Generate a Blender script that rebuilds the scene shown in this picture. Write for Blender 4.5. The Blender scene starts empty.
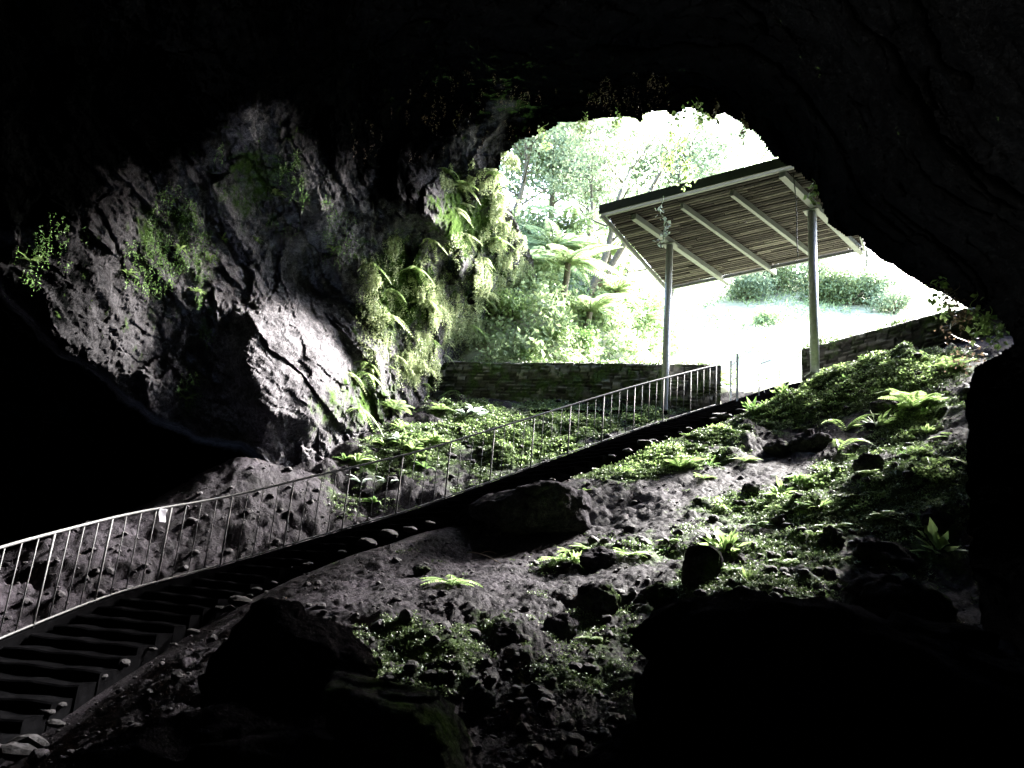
import bpy, math, random
import numpy as np
rng = np.random.default_rng(7); random.seed(7)
sc = bpy.context.scene
C = sc.collection
V = lambda *a: np.array(a, float)

# ------------------------------------------------------------------ camera (at the origin, looking up the slope)
F = 769.0; TH = math.radians(15.1); PH = math.radians(5.06)
cf = V(0, math.cos(TH), math.sin(TH)); r0 = V(1, 0, 0); u0 = V(0, -math.sin(TH), math.cos(TH))
cr = math.cos(PH)*r0 + math.sin(PH)*u0; cu = -math.sin(PH)*r0 + math.cos(PH)*u0
def ray(px, py):
    px = np.asarray(px, float); py = np.asarray(py, float)
    d = cf + ((px-512)/F)[..., None]*cr + ((384-py)/F)[..., None]*cu
    return d
def P(px, py, Y):
    d = ray(px, py); return d*(Y/d[..., 1])[..., None] if d.ndim > 1 else d*Y/d[1]
def to_px(p):
    p = np.asarray(p, float); c = p@cf
    return 512+F*(p@cr)/c, 384-F*(p@cu)/c

# ------------------------------------------------------------------ noise
def _h(ix, iy, iz, seed):
    n = (ix.astype(np.int64)*374761393 + iy.astype(np.int64)*668265263 + iz.astype(np.int64)*2147483647 + seed*1274126177) & 0xffffffff
    n = ((n ^ (n >> 13))*1274126177) & 0xffffffff
    n = ((n ^ (n >> 16))*2246822519) & 0xffffffff
    n = n ^ (n >> 15)
    return (n & 0xffffff)/float(0xffffff)
def vnoise(p, seed=0):
    i = np.floor(p); f = p-i; f = f*f*f*(f*(f*6-15)+10); i = i.astype(np.int64)
    r = 0
    for dx in (0, 1):
        for dy in (0, 1):
            for dz in (0, 1):
                w = (f[:, 0] if dx else 1-f[:, 0])*(f[:, 1] if dy else 1-f[:, 1])*(f[:, 2] if dz else 1-f[:, 2])
                r = r + w*_h(i[:, 0]+dx, i[:, 1]+dy, i[:, 2]+dz, seed)
    return r*2-1
def fbm(p, oct=4, seed=0, gain=.5, ridge=False):
    a, s, t = 1., 0., 0.
    q = np.array(p, float)
    for k in range(oct):
        n = vnoise(q, seed+k*17)
        if ridge: n = 1-2*np.abs(n)
        s = s+a*n; t += a; a *= gain; q = q*2.03+11.7
    return s/t
def cells(p, seed=0):
    """nearest Voronoi cell: returns (offset hash, tilt term, F1, F2-F1, hash2)"""
    i0 = np.floor(p).astype(np.int64)
    b1 = np.full(len(p), 9.); b2 = np.full(len(p), 9.)
    cid = np.zeros((len(p), 3), np.int64); cc = np.zeros((len(p), 3))
    for dx in (-1, 0, 1):
        for dy in (-1, 0, 1):
            for dz in (-1, 0, 1):
                c = i0+np.array([dx, dy, dz])
                o = np.stack([_h(c[:, 0], c[:, 1], c[:, 2], seed+k) for k in (1, 2, 3)], 1)
                q = c+o*.9+.05
                d = ((p-q)**2).sum(1)
                m = d < b1
                b2 = np.where(m, b1, np.minimum(b2, d)); b1 = np.where(m, d, b1)
                cid[m] = c[m]; cc[m] = q[m]
    h = [_h(cid[:, 0], cid[:, 1], cid[:, 2], seed+k) for k in (5, 6, 7, 8, 9)]
    n = np.stack(h[:3], 1)*2-1
    tilt = ((p-cc)*n).sum(1)
    return h[3]*2-1, tilt, np.sqrt(b1), np.sqrt(b2)-np.sqrt(b1), h[4]
def facets(p, seed=0, a=1., b=.55, low=False):
    """continuous angular relief: the upper (or lower) envelope of tilted planes, one per jittered lattice cell"""
    i0 = np.floor(p).astype(np.int64); best = np.full(len(p), -9.)
    for dx in (-1, 0, 1):
        for dy in (-1, 0, 1):
            for dz in (-1, 0, 1):
                c = i0+np.array([dx, dy, dz])
                h = [_h(c[:, 0], c[:, 1], c[:, 2], seed+k) for k in range(1, 8)]
                d = p-(c+np.stack(h[:3], 1)*.9+.05); n = np.stack(h[3:6], 1)*2-1
                v = (h[6]-.5)*.5+a*(d*n).sum(1)-b*(d*d).sum(1)
                best = np.maximum(best, v)
    return -best if low else best
def cells2(p, seed=0):
    """2-D version on x,y: returns F1, hash"""
    i0 = np.floor(p).astype(np.int64); z = np.zeros(len(p), np.int64)
    b1 = np.full(len(p), 9.); hh = np.zeros(len(p))
    best = np.zeros(len(p))
    for dx in (-1, 0, 1):
        for dy in (-1, 0, 1):
            cx = i0[:, 0]+dx; cy = i0[:, 1]+dy
            qx = cx+_h(cx, cy, z, seed+1)*.9+.05; qy = cy+_h(cx, cy, z, seed+2)*.9+.05
            rr = .25+.45*_h(cx, cy, z, seed+3)**1.5
            an = _h(cx, cy, z, seed+4)*3.14; st = 1+.7*_h(cx, cy, z, seed+5)
            ex = (p[:, 0]-qx); ey = (p[:, 1]-qy)
            a = (ex*np.cos(an)+ey*np.sin(an)); b = (-ex*np.sin(an)+ey*np.cos(an))*st
            d2 = (a*a+b*b)/(rr*rr)
            hgt = np.sqrt(np.clip(1-d2, 0, 1))*rr*(.4+_h(cx, cy, z, seed+6))
            best = np.maximum(best, hgt)
    return best
def sstep(a, b, x): t = np.clip((x-a)/(b-a), 0, 1); return t*t*(3-2*t)

def tps(pts, vals, lam=1e-3):
    pts = np.asarray(pts, float); n = len(pts)
    d = np.sqrt(((pts[:, None]-pts[None])**2).sum(2)); K = np.where(d > 0, d*d*np.log(d+1e-12), 0)+lam*np.eye(n)
    Q = np.hstack([np.ones((n, 1)), pts]); A = np.block([[K, Q], [Q.T, np.zeros((3, 3))]])
    w = np.linalg.solve(A, np.concatenate([vals, np.zeros(3)]))
    def f(x):
        out = np.empty(len(x))
        for s in range(0, len(x), 50000):
            y = x[s:s+50000]; d = np.sqrt(((y[:, None]-pts[None])**2).sum(2))
            out[s:s+50000] = np.where(d > 0, d*d*np.log(d+1e-12), 0)@w[:n]+w[n]+y@w[n+1:]
        return out
    return f

# ------------------------------------------------------------------ object helpers
def tag(o, label=None, cat=None, group=None, kind=None):
    if label: o['label'] = label
    if cat: o['category'] = cat
    if group: o['group'] = group
    if kind: o['kind'] = kind
    return o
def empty(name, loc, rz=0, **k):
    o = bpy.data.objects.new(name, None); C.objects.link(o); o.location = tuple(float(x) for x in loc); o.rotation_euler = (0, 0, rz)
    return tag(o, **k)
def meshobj(name, verts, faces, mat, parent=None, smooth=False, attrs=None, **k):
    """verts Nx3; faces: MxK array (or list of arrays)"""
    me = bpy.data.meshes.new(name)
    verts = np.asarray(verts, np.float32)
    if not isinstance(faces, list): faces = [faces]
    faces = [np.asarray(f, np.int32) for f in faces if len(f)]
    tot = np.concatenate([np.full(len(f), f.shape[1], np.int32) for f in faces])
    idx = np.concatenate([f.ravel() for f in faces])
    me.vertices.add(len(verts)); me.vertices.foreach_set('co', verts.ravel())
    me.loops.add(len(idx)); me.loops.foreach_set('vertex_index', idx)
    me.polygons.add(len(tot)); st = np.concatenate([[0], np.cumsum(tot)[:-1]]).astype(np.int32)
    me.polygons.foreach_set('loop_start', st); me.polygons.foreach_set('loop_total', tot)
    me.polygons.foreach_set('use_smooth', np.full(len(tot), smooth))
    me.update(calc_edges=True); me.validate()
    for n, a in (attrs or {}).items():
        at = me.attributes.new(n, 'FLOAT', 'POINT'); at.data.foreach_set('value', np.asarray(a, np.float32))
    me.materials.append(mat)
    o = bpy.data.objects.new(name, me); C.objects.link(o)
    if parent is not None: o.parent = parent
    return tag(o, **k)
class MB:
    def __init__(s): s.v = []; s.f4 = []; s.f3 = []; s.n = 0
    def add(s, v, f4=None, f3=None):
        v = np.asarray(v, float)
        if f4 is not None and len(f4): s.f4.append(np.asarray(f4)+s.n)
        if f3 is not None and len(f3): s.f3.append(np.asarray(f3)+s.n)
        s.v.append(v); s.n += len(v)
    def box(s, c, x, y, z):
        """c centre; x,y,z half-extent vectors"""
        c, x, y, z = map(np.asarray, (c, x, y, z))
        v = [c+a*x+b*y+d*z for d in (-1, 1) for b in (-1, 1) for a in (-1, 1)]
        s.add(v, [[0, 2, 3, 1], [4, 5, 7, 6], [0, 1, 5, 4], [2, 6, 7, 3], [0, 4, 6, 2], [1, 3, 7, 5]])
    def tube(s, pts, rad, n=8, cap=True):
        pts = np.asarray(pts, float); m = len(pts); rad = np.broadcast_to(rad, (m,))
        t = np.gradient(pts, axis=0); t /= np.linalg.norm(t, axis=1)[:, None]+1e-9
        up = V(0, 0, 1) if abs(t[:, 2]).mean() < .9 else V(1, 0, 0)
        a = np.cross(t, up); a /= np.linalg.norm(a, axis=1)[:, None]+1e-9; b = np.cross(a, t)
        th = np.arange(n)/n*2*math.pi
        v = (pts[:, None]+rad[:, None, None]*(a[:, None]*np.cos(th)[None, :, None]+b[:, None]*np.sin(th)[None, :, None])).reshape(-1, 3)
        f = [[i*n+j, i*n+(j+1) % n, (i+1)*n+(j+1) % n, (i+1)*n+j] for i in range(m-1) for j in range(n)]
        f3 = []
        if cap:
            v = np.vstack([v, pts[0], pts[-1]]); k = m*n
            f3 = [[k, (j+1) % n, j] for j in range(n)]+[[k+1, (m-1)*n+j, (m-1)*n+(j+1) % n] for j in range(n)]
        s.add(v, f, f3)
    def obj(s, name, mat, parent=None, smooth=False, **k):
        v = np.vstack(s.v); fs = []
        if s.f4: fs.append(np.vstack(s.f4))
        if s.f3: fs.append(np.vstack(s.f3))
        if parent is not None and parent.type == 'EMPTY': v = v-np.array(parent.location)
        return meshobj(name, v, fs, mat, parent, smooth, **k)

# ------------------------------------------------------------------ materials
def newmat(name):
    m = bpy.data.materials.new(name); m.use_nodes = True; nt = m.node_tree; nt.nodes.clear()
    out = nt.nodes.new('ShaderNodeOutputMaterial'); return m, nt, out
def N(nt, t, **k):
    n = nt.nodes.new(t)
    for a, b in k.items():
        if a.startswith('i_'): n.inputs[a[2:].replace('_', ' ')].default_value = b
        else: setattr(n, a, b)
    return n
def ramp(nt, fac, stops):
    r = nt.nodes.new('ShaderNodeValToRGB'); e = r.color_ramp.elements
    e[0].position, e[0].color = stops[0][0], (*stops[0][1], 1); e[1].position, e[1].color = stops[-1][0], (*stops[-1][1], 1)
    for p, c in stops[1:-1]: x = e.new(p); x.color = (*c, 1)
    nt.links.new(fac, r.inputs[0]); return r.outputs[0]
def mix(nt, fac, a, b, mode='MIX'):
    m = nt.nodes.new('ShaderNodeMix'); m.data_type = 'RGBA'; m.blend_type = mode
    for s, x in ((0, fac), (6, a), (7, b)):
        if hasattr(x, 'links'): nt.links.new(x, m.inputs[s])
        else: m.inputs[s].default_value = x if s == 0 else (*x, 1)
    return m.outputs[2]
def noise(nt, co, scale, detail=6, rough=.6):
    n = N(nt, 'ShaderNodeTexNoise'); n.inputs['Scale'].default_value = scale; n.inputs['Detail'].default_value = detail; n.inputs['Roughness'].default_value = rough
    nt.links.new(co, n.inputs['Vector']); return n.outputs['Fac']
def bump(nt, h, dist, prev=None):
    b = N(nt, 'ShaderNodeBump'); b.inputs['Distance'].default_value = dist; b.inputs['Strength'].default_value = 1.
    nt.links.new(h, b.inputs['Height'])
    if prev: nt.links.new(prev, b.inputs['Normal'])
    return b.outputs[0]
def bsdf(nt, out, col, rough=.8, normal=None, spec=.3, metal=0):
    p = N(nt, 'ShaderNodeBsdfPrincipled')
    if hasattr(col, 'links'): nt.links.new(col, p.inputs['Base Color'])
    else: p.inputs['Base Color'].default_value = (*col, 1)
    if hasattr(rough, 'links'): nt.links.new(rough, p.inputs['Roughness'])
    else: p.inputs['Roughness'].default_value = rough
    p.inputs['Specular IOR Level'].default_value = spec; p.inputs['Metallic'].default_value = metal
    if normal: nt.links.new(normal, p.inputs['Normal'])
    nt.links.new(p.outputs[0], out.inputs[0]); return p
def rock_mat(name, dark, mid, light, mosscol=((.022, .040, .012), (.07, .12, .03)), big=.45, bumpd=.05, mossattr=True, spec=.12, grit=.25, painted_shade=False):
    m, nt, out = newmat(name); co = N(nt, 'ShaderNodeTexCoord').outputs['Object']
    n1 = noise(nt, co, big, 8, .65); n2 = noise(nt, co, 3.2, 10, .7); n3 = noise(nt, co, 14, 8, .7)
    c1 = ramp(nt, n1, [(.30, dark), (.5, mid), (.68, light)])
    c = mix(nt, .55, c1, ramp(nt, n2, [(.3, dark), (.72, light)]))
    n4 = noise(nt, co, 48, 6, .75)
    c = mix(nt, .75, c, ramp(nt, n3, [(.36, (grit, grit, grit*1.04)), (.62, (1.25, 1.25, 1.25))]), 'MULTIPLY')
    c = mix(nt, .7, c, ramp(nt, n4, [(.38, (grit, grit, grit*1.04)), (.60, (1.35, 1.35, 1.35))]), 'MULTIPLY')
    if painted_shade:  # shade painted into the rock colour, nearly black where the mask is full
        wa = N(nt, 'ShaderNodeAttribute', attribute_name='painted_shade').outputs['Fac']
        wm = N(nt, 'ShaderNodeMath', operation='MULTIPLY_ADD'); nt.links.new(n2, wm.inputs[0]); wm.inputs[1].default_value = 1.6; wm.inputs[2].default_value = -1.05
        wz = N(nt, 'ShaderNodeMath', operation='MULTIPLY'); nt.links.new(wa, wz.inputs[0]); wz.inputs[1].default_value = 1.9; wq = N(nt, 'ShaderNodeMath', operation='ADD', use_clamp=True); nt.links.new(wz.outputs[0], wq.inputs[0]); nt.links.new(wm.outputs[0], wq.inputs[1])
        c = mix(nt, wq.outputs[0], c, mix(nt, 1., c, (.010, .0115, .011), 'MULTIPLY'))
    if mossattr:
        at = N(nt, 'ShaderNodeAttribute', attribute_name='moss').outputs['Fac']
        mc = ramp(nt, n3, [(.3, mosscol[0]), (.7, mosscol[1])])
        ma = N(nt, 'ShaderNodeMath', operation='ADD'); nt.links.new(at, ma.inputs[0])
        mm = N(nt, 'ShaderNodeMath', operation='MULTIPLY_ADD'); nt.links.new(n2, mm.inputs[0]); mm.inputs[1].default_value = 2.; mm.inputs[2].default_value = -1.
        nt.links.new(mm.outputs[0], ma.inputs[1])
        f = N(nt, 'ShaderNodeMapRange'); nt.links.new(ma.outputs[0], f.inputs[0]); f.inputs[1].default_value = .35; f.inputs[2].default_value = .65
        c = mix(nt, f.outputs[0], c, mc)
    b = bump(nt, n2, bumpd*2.2); b = bump(nt, n3, bumpd, b)
    b = bump(nt, n4, bumpd*.4, b)
    r = N(nt, 'ShaderNodeMapRange'); nt.links.new(n2, r.inputs[0]); r.inputs[3].default_value = .6; r.inputs[4].default_value = .95
    bsdf(nt, out, c, r.outputs[0], b, spec)
    return m
def leaf_mat(name, a, b, trans=.35, scale=3., rough=.5):
    m, nt, out = newmat(name); g = N(nt, 'ShaderNodeNewGeometry')
    n = noise(nt, g.outputs['Position'], scale, 3, .6)
    rnd = g.outputs['Random Per Island']
    ad = N(nt, 'ShaderNodeMath', operation='MULTIPLY_ADD'); nt.links.new(rnd, ad.inputs[0]); ad.inputs[1].default_value = .5
    nt.links.new(n, ad.inputs[2])
    c = ramp(nt, ad.outputs[0], [(.4, a), (1.05, b)])
    p = N(nt, 'ShaderNodeBsdfPrincipled'); nt.links.new(c, p.inputs['Base Color']); p.inputs['Roughness'].default_value = rough; p.inputs['Specular IOR Level'].default_value = .3
    t = N(nt, 'ShaderNodeBsdfTranslucent'); nt.links.new(c, t.inputs[0])
    mx = N(nt, 'ShaderNodeMixShader'); mx.inputs[0].default_value = trans
    nt.links.new(p.outputs[0], mx.inputs[1]); nt.links.new(t.outputs[0], mx.inputs[2]); nt.links.new(mx.outputs[0], out.inputs[0])
    return m
def plain_mat(name, col, rough=.6, metal=0, spec=.4, var=.25, scale=6, bumpd=0):
    m, nt, out = newmat(name); co = N(nt, 'ShaderNodeTexCoord').outputs['Object']; n = noise(nt, co, scale, 6, .65)
    d = tuple(x*(1-var) for x in col); l = tuple(min(1, x*(1+var)) for x in col)
    c = ramp(nt, n, [(.3, d), (.7, l)])
    bsdf(nt, out, c, rough, bump(nt, n, bumpd) if bumpd else None, spec, metal); return m

M_rock = rock_mat('wall_rock', (.020, .0198, .0215), (.082, .079, .085), (.36, .342, .362), big=.6, bumpd=.09, spec=.0, painted_shade=True, grit=.2)
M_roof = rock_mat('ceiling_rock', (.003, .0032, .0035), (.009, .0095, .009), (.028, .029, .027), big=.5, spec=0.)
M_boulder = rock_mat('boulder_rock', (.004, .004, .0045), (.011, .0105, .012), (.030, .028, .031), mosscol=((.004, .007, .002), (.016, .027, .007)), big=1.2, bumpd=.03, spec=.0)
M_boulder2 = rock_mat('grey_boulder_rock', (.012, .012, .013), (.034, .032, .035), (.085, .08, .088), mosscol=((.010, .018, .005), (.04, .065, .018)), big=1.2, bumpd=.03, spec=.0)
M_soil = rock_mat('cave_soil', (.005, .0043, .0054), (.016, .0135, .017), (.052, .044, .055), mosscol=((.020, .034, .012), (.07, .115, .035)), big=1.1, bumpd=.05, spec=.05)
M_stone = rock_mat('loose_stone', (.006, .0052, .0064), (.015, .013, .016), (.042, .037, .044), big=3, bumpd=.012, mossattr=False)
M_grass = plain_mat('outside_grass', (.24, .25, .17), .9, var=.5, scale=1.5)
M_leaf = leaf_mat('fern_leaf', (.05, .10, .025), (.15, .25, .08))
M_leafy = leaf_mat('bright_leaf', (.10, .17, .05), (.25, .34, .13), .4)
M_hang = leaf_mat('hanging_leaf', (.08, .12, .045), (.40, .46, .25), .35, 2.)
M_out = leaf_mat('sunlit_leaf', (.13, .19, .08), (.34, .42, .22), .5, .8)
M_pale = leaf_mat('pale_leaf', (.35, .42, .36), (.7, .78, .72), .2)
M_moss = leaf_mat('moss_leaf', (.020, .032, .015), (.14, .20, .08), .2, 3.)
M_tree = leaf_mat('tree_leaf', (.10, .14, .08), (.26, .32, .20), .5, .6)
M_blue = leaf_mat('dark_bush_leaf', (.08, .11, .05), (.18, .23, .11), .25, .6)
M_dead = leaf_mat('dead_leaf', (.05, .035, .025), (.16, .12, .08), .2)
M_bark = plain_mat('bark', (.09, .075, .05), .9, var=.5, scale=10, bumpd=.02)
M_steel = plain_mat('galvanised_steel', (.50, .51, .53), .5, .25, .5, var=.22, scale=14)
M_rail = plain_mat('weathered_rail_steel', (.060, .061, .065), .7, .0, .5, var=.35, scale=9)
M_frame = plain_mat('grey_green_paint', (.15, .158, .155), .5, 0, .4, var=.15)
M_fascia = plain_mat('dark_fascia', (.045, .052, .052), .5, 0, .4)
M_slat = plain_mat('weathered_slat', (.08, .071, .073), .85, 0, .2, var=.5, scale=3)
M_board = plain_mat('dark_roof_board', (.035, .028, .026), .85, 0, .2, var=.5, scale=3)
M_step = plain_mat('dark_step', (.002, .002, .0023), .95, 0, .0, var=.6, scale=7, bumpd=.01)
M_paper = leaf_mat('white_paper', (.72, .72, .78), (.82, .82, .86), .5, 2., .8)
M_cable = plain_mat('black_cable', (.02, .02, .02), .6)

def slat_mat():
    m, nt, out = newmat('weathered_slat'); g = N(nt, 'ShaderNodeNewGeometry'); n = noise(nt, g.outputs['Position'], 7, 6, .65)
    c = ramp(nt, g.outputs['Random Per Island'], [(0, (.030, .024, .024)), (.5, (.075, .064, .064)), (.85, (.12, .105, .10)), (1, (.20, .18, .17))])
    c = mix(nt, .6, c, ramp(nt, n, [(.3, (.4, .4, .4)), (.7, (1, 1, 1))]), 'MULTIPLY'); bsdf(nt, out, c, .9, None, .1); return m
M_slat = slat_mat()
def stone_wall_mat(name, mossy=.5):
    m, nt, out = newmat(name); co = N(nt, 'ShaderNodeTexCoord').outputs['Object']
    n2 = noise(nt, co, 2.2, 8, .65); n3 = noise(nt, co, 16, 8, .7)
    g = N(nt, 'ShaderNodeAttribute', attribute_name='tone').outputs['Fac']
    c = ramp(nt, g, [(0, (.035, .034, .03)), (.6, (.11, .105, .095)), (1, (.26, .25, .23))])
    c = mix(nt, .5, c, ramp(nt, n3, [(.3, (.3, .3, .3)), (.7, (1, 1, 1))]), 'MULTIPLY')
    f = N(nt, 'ShaderNodeMapRange'); nt.links.new(n2, f.inputs[0]); f.inputs[1].default_value = .62-mossy*.3; f.inputs[2].default_value = .75-mossy*.3
    c = mix(nt, f.outputs[0], c, ramp(nt, n3, [(.3, (.02, .035, .012)), (.7, (.07, .11, .035))]))
    bsdf(nt, out, c, .85, bump(nt, n3, .02), .25); return m
M_wall = stone_wall_mat('mossy_stone_courses')

# ------------------------------------------------------------------ stair path (left edge, nosing line)
path = np.array([(-4.9, 3.9, -2.15), (-4.8, 5.6, -1.6), (-4.7, 7.7, -.98), (-4.4, 9.5, -.46), (-3.75, 10.6, -.10), (-2.55, 11.55, .52), (-1.4, 12.3, 1.05),
                 (.46, 13.6, 2.10), (1.61, 14.45, 2.76), (2.62, 15.2, 3.33), (4.64, 16.65, 4.38), (5.9, 17.6, 5.05), (6.9, 18.3, 5.6)])
sl = np.concatenate([[0], np.cumsum(np.linalg.norm(np.diff(path[:, :2], axis=0), axis=1))])
def spath(s):
    s = np.atleast_1d(s); return np.stack([np.interp(s, sl, path[:, k]) for k in range(3)], -1)
# light smoothing of the polyline
_S = np.linspace(0, sl[-1], 400); _Q = spath(_S)
k = np.hanning(41); k /= k.sum()
_Qp = np.vstack([_Q[0]+(_Q[0]-_Q[1:21][::-1]), _Q, _Q[-1]+(_Q[-1]-_Q[-21:-1][::-1])])
_Q = np.stack([np.convolve(_Qp[:, i], k, 'valid') for i in range(3)], 1)
SL = np.concatenate([[0], np.cumsum(np.linalg.norm(np.diff(_Q[:, :2], axis=0), axis=1))])
def sp(s): s = np.atleast_1d(s); return np.stack([np.interp(s, SL, _Q[:, k]) for k in range(3)], -1)
def sdir(s):
    a = sp(s+.15)-sp(s-.15); a[:, 2] = 0; return a/np.linalg.norm(a, axis=1)[:, None]
W_ST = 1.2
def sright(s): d = sdir(s); return np.stack([d[:, 1], -d[:, 0], d[:, 0]*0], 1)

# ------------------------------------------------------------------ ground
inner = []
for px, py, Y in [(500, 548, 10.4), (560, 505, 11.4), (620, 470, 12.8), (700, 440, 13.6), (760, 402, 15.0), (815, 377, 15.5), (780, 430, 14.0), (850, 400, 13.8), (900, 354, 14.2),
                  (950, 358, 13.6), (965, 400, 11.8), (860, 480, 10.0), (940, 470, 9.6), (780, 500, 10.4), (700, 560, 8.2), (600, 640, 6.6), (500, 760, 5.0), (400, 575, 8.9),
                  (300, 600, 7.5), (200, 655, 6.0), (110, 735, 5.0), (700, 745, 5.0), (980, 560, 8.0),
                  (240, 452, 13.0), (430, 403, 18.6), (350, 440, 15.3), (300, 470, 14), (560, 412, 17.8), (660, 414, 17.2), (480, 440, 15.9), (172, 497, 12.2), (105, 528, 11.2)]:
    inner.append(P(px, py, Y))
inner += [V(0, 0, -1.6), V(-3, 0, -2.2), V(4, 0, -1.3), V(0, -6, -1.8), V(-5, -5, -2.6), V(-8, 3, -2.8), V(-8, 9.5, -1.2), V(-9.5, 14, -.8), V(-6.5, 14.5, .3), V(-9, 20, .5), V(8, 1, -.5), V(-6, 7.5, -1.5),
          V(12, 12, 5.6), V(11, 8, 3.4), V(14, 3, 1), V(-20, 0, -3), V(20, -10, 0), V(0, -20, -2), V(-20, -20, -3), V(22, 12, 5), V(-22, 20, 1)]
for s in np.arange(.5, SL[-1]-.5, 1.1):
    q = sp(s)[0]; r = sright(s)[0]
    inner.append(q+r*(W_ST+.12)-V(0, 0, .13)); inner.append(q+r*(W_ST*.5)-V(0, 0, .38)); inner.append(q-r*.25-V(0, 0, .30))
inner = np.array(inner)
f_in = tps(inner[:, :2], inner[:, 2], .05)
outer = np.array([(-3, 21, 5.75), (1, 20.2, 5.72), (5, 19.2, 5.7), (7, 18.5, 5.72), (10, 16.3, 6.0), (13, 15, 6.6), (0, 24, 7.5), (-3, 25, 13), (-2, 21.8, 9), (.5, 22.5, 9.5), (1.5, 25, 11.5), (2.6, 22.2, 6.6), (-6, 30, 20), (5, 28, 8.8), (10, 28, 10.2), (14, 40, 17.3),
                  (20, 30, 12), (20, 50, 24), (0, 45, 21), (-10, 50, 30), (30, 60, 31), (20, 15, 9), (30, 30, 14), (50, 50, 20), (5, 23, 6.4), (9, 21, 6.4), (-10, 22, 16), (-15, 35, 28)], float)
f_out = tps(outer[:, :2], outer[:, 2], .1)
wl = np.array([(-30, 24.), (-9, 22.6), (-2.26, 20), (5.1, 18.0), (5.9, 17.45), (6.6, 16.9), (9.06, 15.2), (12.5, 13.6), (16, 14), (60, 14)])
def behind(x, y):  # >0 behind the wall line
    return y-np.interp(x, wl[:, 0], wl[:, 1])
def ground_base(x, y):
    q = np.stack([x, y], 1); r = np.hypot(x, y)
    a = f_in(np.clip(q, -24, 24)); b = f_out(np.stack([np.clip(x, -18, 50), np.clip(y, 12, 58)], 1))
    b = np.minimum(b, 34); w = sstep(48, 75, r); b = b*(1-w)+14*w
    gap = (x > 5.15) & (x < 7.6); t = np.where(gap, sstep(.1, 2.0, behind(x, y)), sstep(.16, .36, behind(x, y))); t = np.where((x > -30) & (x < 60) | (y > 24), t, 0)
    return a*(1-t)+b*t
def stair_dist(x, y):
    """lateral coordinate across the stair: <0 left of rail, 0..W inside"""
    q = np.stack([x, y], 1); best = np.full(len(x), 99.); lat = np.full(len(x), 99.)
    R = sright(SL[::8]); Qs = _Q[::8]
    for i in range(len(Qs)):
        d = q-Qs[i, :2]; D = (d**2).sum(1); m = D < best
        l = d@R[i, :2]; best = np.where(m, D, best); lat = np.where(m, l, lat)
    return lat, np.sqrt(best)
# places where moss / clover grows, in plan
def base_hit(px, py, far=30, fn=None):
    px = np.atleast_1d(np.asarray(px, float)); py = np.atleast_1d(np.asarray(py, float)); fn = fn or ground_base
    d = ray(px, py); d = d/d[:, 1:2]; hit = np.full(len(px), np.nan)
    prev = np.full(len(px), 2.2)
    for Y in np.arange(2.2, far, .12):
        p = d*Y; g = fn(p[:, 0], p[:, 1]); m = np.isnan(hit) & (p[:, 2] < g); hit[m] = Y
    return d*hit[:, None]
spots = [(640, 460, 1.3, 1.), (700, 455, 1.0, .9), (725, 435, .8, .9), (790, 400, 1.2, .9), (850, 382, 1.3, 1.), (920, 365, 1.2, 1.), (900, 420, 1.2, .8), (960, 400, 1.2, .7), (850, 450, 1.1, .85), (800, 480, 1.1, .85),
         (760, 505, 1.2, .85), (880, 500, 1.4, .75), (930, 470, 1.3, .75), (820, 540, 1.4, .7), (740, 575, 1.2, .7), (640, 545, .9, .65), (590, 555, .8, .6), (660, 620, 1.1, .55), (560, 690, 1.2, .45), (640, 700, .8, .4),
         (420, 650, .9, .62), (380, 630, .6, .6), (470, 640, .7, .5), (600, 720, .7, .5),
         (500, 430, 1.6, 1.), (430, 435, 1.4, .9), (580, 425, 1.3, .9), (470, 465, 1.2, .6), (390, 460, 1., .6), (640, 415, .9, .9), (550, 440, 1.2, .9), (700, 410, .5, .6), (350, 480, 1., .4), (470, 408, 1.4, .8), (560, 405, 1.5, .9), (640, 408, 1.2, .9), (940, 560, 1.4, .5), (880, 560, 1.2, .6)]
_sp = base_hit([s[0] for s in spots], [s[1] for s in spots])
_bare = [(830, 430, .55), (800, 445, .7), (770, 465, .7), (730, 480, .7), (680, 480, .5)]
_bp = base_hit([s[0] for s in _bare], [s[1] for s in _bare])
def moss_mask(x, y):
    m = np.zeros(len(x))
    for (a, b, r, w), c in zip(spots, _sp):
        if not np.isnan(c[0]): m = np.maximum(m, w*np.exp(-((x-c[0])**2+(y-c[1])**2)/(r*r)))
    for (a, b, r), c in zip(_bare, _bp):
        if not np.isnan(c[0]): m = m*(1-.85*np.exp(-((x-c[0])**2+(y-c[1])**2)/(r*r)))
    q = np.stack([x, y, x*0], 1)
    return np.clip(m+.28*fbm(q*1.3, 3, 5)-.06, 0, 1)
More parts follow.
